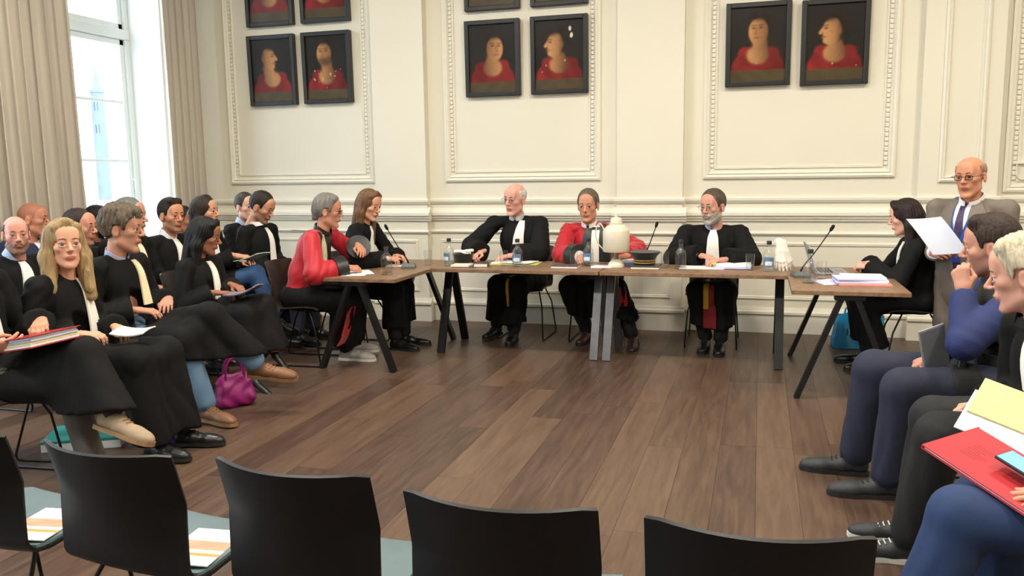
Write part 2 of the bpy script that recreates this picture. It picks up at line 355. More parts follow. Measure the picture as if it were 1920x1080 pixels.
# left wall, pierced by tall windows
wl = MB(); edges = [BACK_Y] + [q for a, b in sorted(WINDOWS) for q in (a, b)] + [WALL_Y + .05]
GX = -6.17; ZB, ZT = .42, 4.35
for i in range(0, len(edges), 2): wl.box((GX - .1, edges[i], -.02), (LEFT_X, edges[i + 1], CEIL))
for a, b in WINDOWS: wl.box((GX - .1, a, -.02), (LEFT_X, b, ZB)); wl.box((GX - .1, a, ZT), (LEFT_X, b, CEIL))
tag(wl.obj('wall_left', mat('white_reveal_paint', rgb(240, 240, 238), .5, .015, 2)), 'white wall with tall deep-set windows', None, None, 'structure')
M_sash = mat('white_window_paint', rgb(226, 232, 230), .4, .02, 3)
M_pane = glass('window_glass', (.97, .985, 1))
for n, (a, b) in enumerate(WINDOWS):
    w = thing('window_%d' % (n + 1), None, None, (GX, (a + b) / 2, ZB)); hw = (b - a) / 2; H = ZT - ZB; zt = 2.87 - ZB
    tag(w, 'tall white casement window with glazing bars' if n == 0 else None, None, None, 'structure')
    f = MB()
    for y0, y1 in ((-hw, -hw + .07), (hw - .07, hw)): f.box((-.05, y0, 0), (.05, y1, H), .006)
    f.box((-.05, -hw, 0), (.05, hw, .08), .006).box((-.05, -hw, H - .08), (.05, hw, H), .006).box((-.06, -hw, zt - .05), (.06, hw, zt + .05), .008)
    f.obj('window_frame', M_sash, w)
    for s in (-1, 1):
        y0, y1 = sorted((s * .005, s * (hw - .07))); st = .055
        for z0, z1, bars in ((.08, zt - .05, (1.63 - ZB - .08, 2.21 - ZB - .08, .55)), (zt + .05, H - .08, (.6,))):
            c = MB().box((-.03, y0, z0), (.03, y0 + st, z1), .005).box((-.03, y1 - st, z0), (.03, y1, z1), .005).box((-.03, y0, z0), (.03, y1, z0 + st), .005).box((-.03, y0, z1 - st), (.03, y1, z1), .005)
            cs = c.obj('casement', M_sash, w); zs = [z0 + st] + sorted(z0 + q for q in bars) + [z1 - st]
            for q in zs[1:-1]: MB().box((-.02, y0 + st, q - .013), (.02, y1 - st, q + .013), .003).obj('glazing_bar', M_sash, cs)
            for q0, q1 in zip(zs, zs[1:]): MB().box((-.003, y0 + st, q0), (.003, y1 - st, q1)).obj('pane', M_pane, cs)
    if n == 0: MB().tube([(.05, hw - .1, 1.02), (.075, hw - .1, 1.02), (.075, hw - .1, .92)], .008, 6).obj('window_handle', M_sash, w)
# a church tower far outside, and the ground it stands on
tw = thing('church_tower', 'faint grey church tower with pointed roof seen outside through the glass', 'tower', (-230.6, 252.2, -6))
M_stone = mat('grey_stone', rgb(108, 116, 126), .9, .1, .3)
MB().box((-1.6, -1.6, 0), (1.6, 1.6, 39), .1).box((-1.9, -1.9, 38.4), (1.9, 1.9, 39.2)).obj('tower_shaft', M_stone, tw)
MB().lathe([(1.9, 39.2), (1.2, 41.5), (.5, 45), (.02, 48)], 8).obj('spire', M_stone, tw)
for z in (24, 32): 
    for sx in (-.7, .7): MB().box((sx - .3 + 1.1, -1.7, z), (sx + .3 + .2, -1.5, z + 3)).obj('belfry_opening', mat('dark_louvre', rgb(70, 76, 84), .9), tw)
g = MB().box((-420, -200, -6.6), (-7.2, 420, -6)).obj('ground', mat('pale_paving', rgb(150, 150, 148), .9, .1, .05)); tag(g, 'pale paved square outside far below', None, None, 'structure')

# curtains
M_cur = mat('beige_curtain_cloth', rgb(204, 195, 181), .9, .05, 5, .1, 300, sheen=.2, stretch=(1, 1, .2))
def curtain(y0, y1, x, label, pitch, amp, seed, flare=0.0):
    r = np.random.default_rng(seed); n = 150; ph = np.cumsum(r.uniform(.6, 1.4, n + 1)) / n * (y1 - y0) / pitch * 2 * math.pi; am = r.uniform(.65, 1.15, n + 1)
    am = np.convolve(am, np.ones(9) / 9, 'same')
    def fn(u, v):
        i = min(n, int(u * n)); z = 4.3 * (1 - v) + .02
        sw = .012 * math.sin(3 * v + ph[i] * .31) * v
        return (x + amp * am[i] * math.sin(ph[i] + .25 * math.sin(4 * v)) * (.75 + .4 * v) + sw, y0 + (y1 - y0) * u + flare * v * (u ** 2) + .25 * amp * math.cos(2 * ph[i]), z)
    m = MB().sheet(fn, n, 14, .004); c = thing('curtain', label, 'curtain', (0, 0, 0)); m.obj('curtain_cloth', M_cur, c)
    MB().tube([(x, y0 - .05, 4.36), (x, y1 + .05, 4.36)], .018, 10).obj('curtain_rail', mat('brushed_rail', rgb(120, 118, 112), .4, metal=.7), c)
    m = MB()
    for k in range(int((y1 - y0) / .12)): m.tube([(x, y0 + .06 + k * .12, 4.31), (x, y0 + .06 + k * .12, 4.36)], .006, 5)
    m.obj('curtain_gliders', M_black, c); return c
curtain(4.5, 5.86, -5.58, 'wide beige pleated curtain beside the window, behind the seated lawyers', .115, .07, 3, .06)
curtain(6.95, 7.5, -5.56, 'narrow beige pleated curtain in the corner by the panelled wall', .10, .055, 5)
curtain(1.5, 2.5, -5.58, 'beige pleated curtain at the next window, out of view', .14, .05, 8)
# ceiling lamps: round opal discs, each with its own light
M_opal = emit('opal_lamp_glass', (1, .9, .75, 1), 3.0)
for i, (x, y) in enumerate(LAMPS):
    t = thing('ceiling_lamp', 'round opal ceiling lamp ' + ['over the left-hand rows of lawyers', 'over the middle of the floor', 'over the standing man', 'above the window end of the empty front chairs', 'above the middle of the empty front chairs', 'above the red folder corner'][i], 'lamp', (x, y, 0), 0, 'round ceiling lamps')
    MB().lathe([(.0, LAMP_Z + .02), (.27, LAMP_Z + .02), (.3, LAMP_Z + .05), (.3, LAMP_Z + .1), (0, LAMP_Z + .1)], 24).obj('lamp_shade', M_opal, t)
    MB().tube([(0, 0, LAMP_Z + .1), (0, 0, CEIL)], .01, 6).obj('cord', M_black, t)
    area('lamp_light', (x, y, LAMP_Z), .55, .55, LAMP_W, LAMP_COL, shape='DISK')

# ------------------------------------------------------------------ paintings
M_frame = mat('black_picture_frame', rgb(30, 28, 27), .4, .2, 15)
def paint_material():
    m = mat('varnished_oil_paint', (.1, .08, .06, 1), .35, .1, 4, .04, 120, spec=.22); N, L = m.node_tree.nodes, m.node_tree.links; p = N['Principled BSDF']
    a = N.new('ShaderNodeAttribute'); a.attribute_name = 'paint'; nz = N.new('ShaderNodeTexNoise'); nz.inputs['Scale'].default_value = 45; nz.inputs['Detail'].default_value = 5
    mr = N.new('ShaderNodeMapRange'); mr.inputs['To Min'].default_value = .78; mr.inputs['To Max'].default_value = 1.2; L.new(nz.outputs['Fac'], mr.inputs['Value'])
    v = N.new('ShaderNodeVectorMath'); v.operation = 'SCALE'; L.new(a.outputs['Color'], v.inputs[0]); L.new(mr.outputs['Result'], v.inputs['Scale']); L.new(v.outputs[0], p.inputs['Base Color']); return m
M_paint = paint_material()
PWD, PHT = .54, .70
def picture(fl, kind, seed, hd, chips):
    """pigments of a bust portrait on a grid: dark ground, red drapery, skin, hair, stone ledge"""
    nx, nz = 76, 100; X, Z = np.meshgrid(np.linspace(-.24, .24, nx), np.linspace(-.32, .32, nz), indexing='ij'); r = np.random.default_rng(seed)
    x, z = X * fl, Z; hx, hz = hd; sig = lambda d, w: 1 / (1 + np.exp(np.clip(d / w, -40, 40)))
    E = lambda cx, cz, a, b: (np.sqrt(((x - cx) / a) ** 2 + ((z - cz) / b) ** 2) - 1) * min(a, b)
    X0, Z0 = x, z
    def Cp(ax, az, bx, bz, ra, rb):
        t = np.clip(((x - ax) * (bx - ax) + (z - az) * (bz - az)) / ((bx - ax) ** 2 + (bz - az) ** 2), 0, 1); return np.hypot(x - ax - t * (bx - ax), z - az - t * (bz - az)) - (ra + (rb - ra) * t)
    wv = lambda k: sum(np.sin(r.uniform(-k, k) * x + r.uniform(-k, k) * z + r.uniform(0, 6)) for _ in range(4)) / 4
    lin = lambda c: np.array(rgb(*c)[:3]); C = lin((34, 29, 23)) * (1 + .35 * wv(14))[..., None] + np.zeros(X.shape + (3,))
    def lay(mask, col): nonlocal C; C = C * (1 - mask[..., None]) + col * mask[..., None]
    red = lin((122, 32, 30)) * (1 + .35 * wv(45) + .25 * np.clip(-x / .2, -1, 1))[..., None]
    rob = np.minimum(E(0, -.22, .22, .195), Cp(-.11, -.075, .12, -.085, .055, .055)); lay(sig(rob, .0035), red)
    x, z = x / 1.2, .205 + (z - .205) / 1.22                    # the head, a little over life size
    tone = np.clip(.66 - 6.5 * (x - hx) + .15 * wv(30), .12, 1.05)[..., None]; skin = lin((190, 138, 90)) * tone + lin((70, 40, 24)) * (1 - np.clip(tone, 0, 1))
    lay(sig(np.minimum(E(0, -.035, .075, .062), Cp(.005 + hx, .06 + hz, .012, -.03, .044, .056)), .004), skin * .92)
    hr = lin((34, 23, 16)) * (1 + .5 * wv(80))[..., None]
    if kind == 'profile':
        lay(sig(E(.022 + hx, .145 + hz, .086, .10), .006), hr)
        f = np.minimum.reduce([E(-.012 + hx, .115 + hz, .062, .088), Cp(-.06 + hx, .145 + hz, -.086 + hx, .105 + hz, .008, .012), Cp(-.05 + hx, .05 + hz, -.03 + hx, .045 + hz, .02, .025), Cp(-.066 + hx, .072 + hz, -.05 + hx, .072 + hz, .009, .012)])
        lay(sig(f, .0022) * sig(x - hx - .035, .008) * sig((z - hz) - .185 - .25 * (x - hx), .008), skin)
        eyes = [(-.052, .132)]; mouth = (-.066, .074); lay(sig(E(.038 + hx, .112 + hz, .013, .024), .004), skin * .8)
    else:
        lay(sig(E(.002 + hx, .15 + hz, .083, .105), .006), hr); f = E(-.01 + hx, .105 + hz, .066, .092); lay(sig(f, .0022) * sig((z - hz) - .18 + .6 * np.maximum(0, x - hx - .02), .008), skin)
        eyes = [(-.043, .128), (.008, .13)]; mouth = (-.022, .062); lay(.55 * sig(Cp(-.02 + hx, .125 + hz, -.028 + hx, .09 + hz, .006, .011), .004), lin((120, 74, 46)))
        if chips > 9: lay(.75 * sig(np.maximum(E(-.01 + hx, .06 + hz, .062, .05), (z - hz) - .075), .008), hr)
    for ex, ez in eyes: lay(.9 * sig(E(ex + hx, ez + hz, .012, .006), .002), lin((24, 16, 12))); lay(.8 * sig(Cp(ex - .014 + hx, ez + .017 + hz, ex + .014 + hx, ez + .019 + hz, .004, .003), .002), lin((40, 24, 16)))
    lay(.8 * sig(E(mouth[0] + hx, mouth[1] + hz, .016, .005), .002), lin((120, 46, 40)))
    lay(sig(Z + .215, .002), lin((80, 68, 46)) * (1 + .2 * wv(60))[..., None]); 
    for _ in range(chips):                                     # flaked paint
        cx, cz = r.uniform(-.19, .19), r.uniform(-.2, -.02); lay(sig((np.hypot(X - cx, Z - cz) - r.uniform(.002, .008)), .001), lin((222, 208, 186)))
    if chips == 3: lay(sig(np.minimum(np.hypot((X - .118) * 1.6, Z - .17) - .022, np.hypot((X - .105) * 2, Z - .225) - .02) + .012 * wv(150), .002), lin((226, 214, 192)))
    return X, Z, np.clip(C, 0, 1)
def painting(x, z, fl, kind, label, tilt=.03, hd=(0, 0), chips=0, roll=0.0):
    t = thing('portrait_painting', label, 'painting', (x, WALL_Y - .035, z), 0, 'portrait paintings on the wall'); t.rotation_euler = (tilt, roll, 0)
    f = MB(); w, h, fw = PWD / 2, PHT / 2, .042
    for a, b in (((-w, -.03, -h), (-w + fw, .03, h)), ((w - fw, -.03, -h), (w, .03, h)), ((-w + fw, -.03, -h), (w - fw, .03, -h + fw)), ((-w + fw, -.03, h - fw), (w - fw, .03, h))): f.box(a, b, .006)
    f.obj('picture_frame', M_frame, t)
    MB().box((-w + .03, -.004, -h + .03), (w - .03, .02, h - .03)).obj('backing', M_frame, t)
    X, Z, C = picture(fl, kind, int(abs(x) * 100 + z * 7), hd, chips); nx, nz = X.shape; I = np.arange(nx * nz).reshape(nx, nz)
    me = raw('canvas', np.stack([X, np.full(X.shape, -.009), Z], -1).reshape(-1, 3), np.stack([I[:-1, :-1], I[1:, :-1], I[1:, 1:], I[:-1, 1:]], -1).reshape(-1, 4), M_paint)
    at = me.attributes.new('paint', 'FLOAT_COLOR', 'POINT'); at.data.foreach_set('color', np.concatenate([C, np.ones(X.shape + (1,))], -1).astype(np.float32).ravel()); link('canvas', me, t)
ZL, ZU = 2.525, 3.315
painting(-4.815, ZL, -1, 'profile', 'portrait of a red-robed youth in right-facing profile, faded glossy surface, above the corner', hd=(.04, .02))
painting(-4.19, ZL, 1, 'three', 'portrait of a bearded man in red with white flaked paint spots', hd=(-.01, .04), chips=14)
painting(-4.815, ZU, -1, 'three', 'upper portrait cut by the top edge, red robe, nearest the window')
painting(-4.19, ZU, 1, 'three', 'upper portrait cut by the top edge, second from the window', chips=3)
painting(-2.45, ZL, -1, 'three', 'portrait of a short-haired man in red, over the bald judge', hd=(-.01, .0))
painting(-1.805, ZL, 1, 'profile', 'portrait in left-facing profile with a white paint loss beside the head', hd=(-.02, .0), chips=3)
painting(-2.45, ZU, -1, 'three', 'upper portrait of which only the bottom frame shows, over the bald judge')
painting(-1.805, ZU, 1, 'profile', 'upper portrait showing just a strip of frame, over the red-robed judge')
painting(-.05, ZL - .005, 1, 'three', 'portrait of a man in red turning left, over the bearded judge', hd=(.01, .02), chips=1)
painting(.57, ZL - .02, 1, 'profile', 'portrait in left-facing profile, last on the wall before the standing man', hd=(-.01, .0), chips=2)
# ------------------------------------------------------------------ tables
TT = .70
def table(name, label, loc, rz, L, D, grey=None):
    t = thing(name, label, 'table', loc, rz, 'trestle tables in a horseshoe')
    MB().box((-L / 2, -D / 2, TT - .028), (L / 2, D / 2, TT), .003).obj('table_top', M_table, t)
    MB().box((-L / 2 + .05, -D / 2 + .06, TT - .032), (L / 2 - .05, D / 2 - .06, TT - .027)).obj('underside', M_black, t)
    for sx in (-1, 1):
        x = sx * (L / 2 - .045)
        m = M_black if grey != sx else mat('lit_black_steel', rgb(98, 98, 102), .35, .15, 12, metal=.6)  # light caught by these black legs, painted in as grey
        for sy in (-1, 1): MB().bar((x, sy * .04, TT - .03), (x, sy * (D / 2 - .05), 0), .062, .032, (0, 1, 0)).obj('leg', m, t)
        MB().box((x - .035, -.09, TT - .06), (x + .035, .09, TT - .028), .004).obj('leg_bracket', M_black, t)
    MB().bar((-L / 2 + .06, 0, TT - .05), (L / 2 - .06, 0, TT - .05), .05, .03).obj('rail', M_black, t)
    return t
TL, TD = 1.36, .69
table('trestle_table', 'walnut trestle table before the bald judge and the red-robed judge', (-1.845, 6.545, 0), 0, TL, TD, grey=1)
table('trestle_table', 'walnut trestle table before the bearded judge, with cap and water bottle', (-.475, 6.545, 0), 0, TL, TD, grey=-1)
table('trestle_table', 'walnut trestle table at which the grey-haired man in red sits', (-2.868, 6.17, 0), math.pi / 2, TL, TD)
table('trestle_table', 'walnut trestle table holding the laptop and a thick pink folder', (.55, 6.13, 0), math.pi / 2, TL, TD)

# ------------------------------------------------------------------ chairs
M_shell = mat('black_chair_shell', rgb(19, 19, 21), .45, .1, 10, .04, 400, spec=.35)
M_seat = mat('seat_window_reflection', rgb(92, 110, 114), .5, .06, 12, .08, 500)  # window reflection on the dark glossy seat, put into a grey-blue colour
M_brown = mat('dark_brown_chair_shell', rgb(52, 41, 38), .45, .1, 10)
M_rod = mat('black_steel_rod', rgb(20, 19, 20), .35, .1, 20, metal=.4)
def shell_fn(off=0.0, w=1.0, v0=0.0, v1=1.0):
    P = [(.225, .432), (.20, .447), (.12, .452), (0, .445), (-.08, .437), (-.125, .445), (-.155, .475), (-.173, .53), (-.20, .62), (-.228, .72), (-.25, .80)]
    C = np.array(P); s = np.r_[0, np.cumsum(np.hypot(*np.diff(C, axis=0).T))]; s /= s[-1]
    def fn(u, v):
        v = v0 + (v1 - v0) * v; a = 2 * u - 1; y = np.interp(v, s, C[:, 0]); z = np.interp(v, s, C[:, 1]); b = min(1, max(0, (z - .46) / .2))
        hw = (.205 + .0 * b) * w; x = a * hw
        cor = max(0, (v - .97) / .03) * .0
        y += b * .068 * a * a; z += (1 - b) * .012 * a ** 2 - cor
        if b > .5: z -= .005 * max(0, abs(a) - .9) * 10 * max(0, (v - .95) / .05) 
        n = (0, 1, 0) if b > .5 else (0, 0, 1)
        return (x, y + off * b, z + off * (1 - b))
    return fn
SHELL = MB().sheet(shell_fn(), 14, 40, .010).mesh('shell')
SEAT_REFL = MB().sheet(shell_fn(.009, .96, .02, .47), 10, 14, .008).mesh('seat_reflection')  # added layer over the seat that carries the painted reflection
def rods(s):
    x = s * .185; m = MB()
    m.tube([(x * .8, .13, .432), (x * 1.02, .19, .30), (x * 1.12, .235, .03), (x * 1.12, .225, .008), (x * 1.12, .19, .007), (x * 1.12, -.2, .007), (x * 1.12, -.235, .008), (x * 1.12, -.245, .03), (x * 1.02, -.16, .3), (x * .8, -.08, .432)], .0065, 8)
    return m.mesh('sled_leg')
RODS = {s: rods(s) for s in (-1, 1)}
CROSS = MB().tube([(-.15, .13, .43), (.15, .13, .43)], .0065, 6).tube([(-.15, -.08, .43), (.15, -.08, .43)], .0065, 6).mesh('seat_bracket')
SEAT_REFL.materials.append(M_seat); CROSS.materials.append(M_rod)
SHELL_B = SHELL.copy(); SHELL.materials.append(M_shell); SHELL_B.materials.append(M_brown)
for q in RODS.values(): q.materials.append(M_rod)
def chair(label, loc, heading, pad=False, brown=False, group='shell chairs with sled legs'):  # pad: lay the reflection-coloured layer on the seat
    t = thing('shell_chair', label, 'chair', (loc[0], loc[1], 0), math.radians(heading - 90), group)
    link('shell', SHELL_B if brown else SHELL, t)
    if pad: link('seat_reflection', SEAT_REFL, t)
    for s in (-1, 1): link('sled_leg', RODS[s], t)
    link('seat_bracket', CROSS, t); return t
FR = 'empty chairs in the front row'
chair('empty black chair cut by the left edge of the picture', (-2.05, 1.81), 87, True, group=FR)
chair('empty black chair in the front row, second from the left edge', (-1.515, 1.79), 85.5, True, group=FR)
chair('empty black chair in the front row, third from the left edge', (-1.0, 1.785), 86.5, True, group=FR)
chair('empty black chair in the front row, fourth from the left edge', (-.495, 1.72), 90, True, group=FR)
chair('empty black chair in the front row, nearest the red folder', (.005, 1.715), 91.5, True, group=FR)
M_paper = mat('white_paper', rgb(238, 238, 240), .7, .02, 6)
M_orange = mat('orange_tint', rgb(222, 150, 70), .6, .1, 20)
M_tan = mat('tan_tint', rgb(190, 150, 120), .6, .15, 20)
def patch(x, y, rz, label):  # thin pale rectangle with a tan and an orange band
    t = thing('patch', label, 'patch', (x, y, .468), rz, 'pale patches on the front chair seats')
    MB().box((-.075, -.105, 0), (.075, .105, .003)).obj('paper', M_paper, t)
    MB().box((-.075, -.02, .003), (.075, .03, .0036)).obj('tan_band', M_tan, t)
    MB().box((-.075, -.055, .003), (.075, -.04, .0036)).obj('orange_band', M_orange, t)
patch(-1.95, 1.80, .15, 'pale flat leaflet on the seat of the chair at the left edge')
patch(-1.41, 1.79, .1, 'pale flat leaflet with orange stripe on the second front chair')

# ------------------------------------------------------------------ things on the tables
M_glass = glass('clear_glass', (.985, .99, .99)); M_water = glass('water', (.97, .985, .99), .6)
M_cap = mat('black_bottle_cap', rgb(18, 18, 20), .4); M_lblue = mat('blue_bottle_label', rgb(98, 128, 160), .5, .3, 60)
M_lwhite = mat('pale_bottle_label', rgb(214, 222, 228), .5, .15, 60)
B_GL = MB().lathe([(.0, .002), (.040, .002), (.043, .012), (.043, .115), (.040, .132), (.026, .152), (.0155, .165), (.0145, .195), (.017, .198), (.017, .208), (.014, .208), (.012, .165), (.036, .13), (.0395, .115), (.0395, .014), (0, .012)], 24).mesh('bottle_glass')
B_WA = MB().lathe([(0, .013), (.039, .014), (.039, .100), (0, .100)], 24).mesh('water')
B_CP = MB().lathe([(0, .198), (.0185, .198), (.0185, .222), (.016, .226), (0, .226)], 20).mesh('bottle_cap')
B_BASE = MB().lathe([(.0, .0), (.041, .0), (.044, .008), (.044, .02), (.0, .02)], 24).mesh('thick_base')
def label_mesh(a0, a1, z0, z1, r=.0438):
    return MB().sheet(lambda u, v: (r * math.cos(a0 + (a1 - a0) * u), r * math.sin(a0 + (a1 - a0) * u), z0 + (z1 - z0) * v), 14, 2, .0008).mesh('bottle_label')
B_LB = label_mesh(-2.8, -.9, .035, .105); B_LW = label_mesh(-2.4, -1.2, .045, .075, .0448)
for me, m in ((B_GL, M_glass), (B_WA, M_water), (B_CP, M_cap), (B_LB, M_lblue), (B_LW, M_lwhite), (B_BASE, glass('thick_glass', (.95, .965, .965)))): me.materials.append(m)
def bottle(x, y, label, lab=True, cap=True, rz=0.0, s=1.0, grp='glass water bottles on the tables'):
    t = thing('water_bottle', label, 'bottle', (x, y, TT), rz, grp); t.scale = (s, s, s)
    link('bottle_glass', B_GL, t); link('water', B_WA, t); link('thick_base', B_BASE, t)
    if cap: link('bottle_cap', B_CP, t)
    if lab: b = link('bottle_label', B_LB, t); link('label_print', B_LW, b)
bottle(-2.71, 5.76, 'open glass water bottle without label, beside the writing hand of the red-robed man', False, False, s=1.02)
bottle(-1.87, 6.44, 'glass water bottle with pale blue label in front of the bald judge', rz=.3)
bottle(-1.32, 6.60, 'glass water bottle with label in front of the red-robed judge', rz=.1)
bottle(-.575, 6.50, 'plain glass water bottle without label beside the bearded judge', False, True)
bottle(-2.46, 6.44, 'capped glass water bottle next to the glove-topped cap', rz=-.2)
bottle(.075, 6.47, 'water bottle with dark blue label beside the white gloves', rz=.2)
bottle(.33, 5.82, 'capped water bottle without label beside the pink folder', False, True, s=1.0)
G_GL = MB().lathe([(0, 0), (.027, 0), (.030, .006), (.034, .125), (.032, .125), (.028, .014), (0, .012)], 20).mesh('glass_wall'); G_GL.materials.append(M_glass)
G_WA = MB().lathe([(0, .013), (.0275, .014), (.0295, .05), (0, .05)], 20).mesh('water'); G_WA.materials.append(M_water)
def tumbler(x, y, label, w=True):
    t = thing('drinking_glass', label, 'glass', (x, y, TT), 0, 'drinking glasses on the tables'); link('glass_wall', G_GL, t)
    if w: link('water', G_WA, t)
tumbler(-2.65, 6.44, 'tall drinking glass at the table corner by the long-haired woman')
tumbler(-2.005, 6.50, 'drinking glass in front of the bald judge', False)
tumbler(-1.435, 6.58, 'drinking glass by the hand of the red-robed judge', False)
tumbler(-.70, 6.55, 'drinking glass between the braided cap and a bottle')
tumbler(-.06, 6.50, 'drinking glass beside the elbow of the bearded judge')
tumbler(.42, 6.05, 'empty drinking glass behind the laptop bottle', False)
# cream lamp
M_cream = mat('cream_enamel', rgb(220, 212, 190), .35, .03, 6, coat=.3)
t = thing('table_lamp', 'cream enamel table lamp with milk-can shade on the middle table', 'lamp', (-1.085, 6.55, TT))
MB().lathe([(0, 0), (.066, 0), (.069, .012), (.06, .03), (.045, .048), (.026, .062), (0, .062)], 28).obj('lamp_base', M_cream, t)
MB().lathe([(.02, .055), (.02, .1), (.034, .128)], 18).obj('lamp_stem', mat('dull_nickel', rgb(150, 146, 138), .4, metal=.7), t)
sh = MB().lathe([(.02, .122), (.099, .122), (.106, .132), (.106, .285), (.101, .298), (.075, .325), (.05, .342)], 32).obj('lamp_shade', M_cream, t)
MB().lathe([(.052, .338), (.055, .35), (.046, .353), (.045, .378), (.034, .394), (.0, .398)], 24).obj('shade_cap', M_cream, sh)
MB().lathe([(0, .394), (.014, .396), (.018, .406), (.014, .42), (0, .424)], 16).obj('knob', M_cream, sh)
MB().tube([(-.095, -.02, .298), (-.115, -.03, .345), (-.145, -.03, .34), (-.165, -.02, .27), (-.15, -.01, .19), (-.11, 0, .145), (-.09, 0, .13)], .0055, 8, smooth_path=2).obj('lamp_cable', M_cream, t)
# caps and gloves
M_felt = mat('black_felt', rgb(17, 17, 19), .9, .15, 60, .1, 300, sheen=.3); M_gold = mat('gold_braid', rgb(206, 172, 84), .4, .25, 120, metal=.5)
M_glove = mat('white_cotton', rgb(240, 234, 222), .85, .04, 40, .1, 300)
t = thing('judge_cap', 'round black court cap with gold braid lying on a notebook', 'cap', (-.86, 6.56, TT + .03))
MB().lathe([(0, .022), (.078, .022), (.082, .0), (.083, .03), (.098, .062), (.122, .085), (.126, .092), (.118, .097), (.07, .094), (0, .09)], 32).obj('cap_crown', M_felt, t)
for z, r in ((.012, .0855), (.03, .0865)): MB().lathe([(r - .004, z - .004), (r, z - .004), (r, z + .003), (r - .004, z + .003)], 32).obj('gold_braid', M_gold, t)
t = thing('judge_cap', 'black court cap standing upside down with white gloves stuffed in it', 'cap', (-2.43, 6.70, TT))
MB().lathe([(0, 0), (.07, 0), (.078, .005), (.092, .075), (.088, .078), (.075, .03), (0, .03)], 28).obj('cap_crown', M_felt, t)
# microphones
def mic(x, y, tip, label, base='box', rz=0.0):
    t = thing('conference_microphone', label, 'microphone', (x, y, TT), 0, 'gooseneck microphones'); tp = Vector(tip) - Vector((x, y, TT))
    b = MB()
    c, s_ = math.cos(rz), math.sin(rz); P_ = [(-.055, -.07), (.055, -.07), (.055, .06), (-.055, .06)]
    v = [(c * a - s_ * d, s_ * a + c * d, z) for z, k in ((0, 1), (.018, 1)) for a, d in P_] + [(c * a * .8 - s_ * d * .7, s_ * a * .8 + c * d * .7, .04) for a, d in P_]
    b.add(v, [(3, 2, 1, 0)] + [(i + 4 * j, (i + 1) % 4 + 4 * j, (i + 1) % 4 + 4 * j + 4, i + 4 * j + 4) for j in (0, 1) for i in range(4)] + [(8, 9, 10, 11)])
    b.obj('mic_base', mat('grey_plastic', rgb(92, 94, 92), .45, .1, 20), t)
    n = tp - tp.normalized() * .03
    MB().tube([(0, 0, .035), Vector((0, 0, .05)).lerp(n, .1), n * .5 + Vector((0, 0, .012)), n], [.007, .006, .0042, .0042], 8, smooth_path=2).obj('gooseneck', M_rod, t)
    d = tp.normalized(); MB().tube([n, n + d * .012, n + d * .04, n + d * .05], [.006, .012, .012, .007], 10).obj('mic_head', mat('black_foam', rgb(14, 14, 15), .95, .2, 90), t)
mic(-2.72, 6.20, (-2.83, 6.03, 1.045), 'gooseneck microphone on grey base leaning towards the long-haired woman', rz=.3)
mic(-.90, 6.80, (-.79, 6.75, 1.03), 'gooseneck microphone behind the braided cap')
mic(.285, 6.14, (.49, 6.20, 1.045), 'gooseneck microphone with black tip over the laptop', rz=.2)
# laptop
t = thing('laptop', 'open grey laptop seen edge-on before the dark-haired woman', 'laptop', (.50, 6.44, TT), math.radians(93))
M_alu = mat('grey_aluminium', rgb(150, 152, 156), .4, .05, 10, metal=.15)
MB().box((-.16, -.11, .002), (.16, .11, .016), .004).obj('keyboard_half', M_alu, t)
for k in range(4): MB().box((-.14, -.01 + k * .024, .016), (.14, .008 + k * .024, .0185), .001).obj('key_row', M_black, t)
MB().box((-.05, -.09, .016), (.05, -.035, .0166)).obj('touchpad', mat('touchpad_grey', rgb(120, 122, 126), .4), t)
sc_ = MB().bar((0, .11, .014), (0, .17, .215), .32, .008, (0, 1, 0)).obj('screen_half', M_alu, t)
MB().bar((0, .1045, .03), (0, .160, .205), .29, .001, (0, 1, 0)).obj('screen', emit('lit_screen', (.75, .8, .9, 1), .6), sc_)
# books, papers, folders on the tables
def stack(name, label, cat, loc, rz, layers, group=None):
    """layers: (part name, half w, half d, thickness, material, dx, dy, twist)"""
    t = thing(name, label, cat, loc, rz, group); z = 0
    for nm, w, d, th, m, dx, dy, tw in layers:
        o = MB().box((-w, -d, 0), (w, d, th), min(.002, th * .3)).obj(nm, m, t, loc=(dx, dy, z), rot=(0, 0, tw)); z += th + .0003
    return t
M_dkbook = mat('dark_grey_cover', rgb(66, 66, 68), .5, .1, 15); M_pages = mat('book_pages', rgb(236, 228, 208), .8, .05, 200, stretch=(1, 1, 30))
M_blue = mat('blue_folder', rgb(92, 104, 150), .5, .08, 10); M_green = mat('lime_folder', rgb(196, 214, 120), .5, .06, 10)
M_dkblue = mat('navy_cover', rgb(56, 60, 84), .45, .1, 10); M_pink = mat('salmon_folder', rgb(232, 150, 132), .55, .06, 10)
M_lil = mat('lilac_paper', rgb(206, 204, 236), .7, .05, 12); M_yellow = mat('pale_yellow_card', rgb(226, 212, 146), .6, .04, 10)
stack('open_book', 'cream open book with navy cover beside the right hand of the bald judge', 'book', (-2.30, 6.36, TT), .05, [('cover', .10, .075, .004, M_dkblue, .02, 0, 0), ('page_block', .075, .07, .016, M_pages, -.02, 0, 0)])
tk = thing('slipcase', 'dark blue booklet propped by the paper of the bald judge', 'booklet', (-2.165, 6.40, TT), .15)
MB().box((-.055, -.06, 0), (.055, .06, .030), .003).obj('cover', M_dkblue, tk); MB().box((-.05, -.061, .004), (.056, -.058, .026)).obj('page_edge', M_pages, tk)
stack('paper_stack', 'white papers over a lime green folder in front of the bald judge', 'papers', (-1.98, 6.68, TT), -.08, [('folder', .2, .13, .003, M_green, .03, 0, .15), ('sheet', .15, .105, .008, M_paper, -.02, .02, .05), ('sheet', .15, .105, .004, M_paper, .04, 0, -.1)])
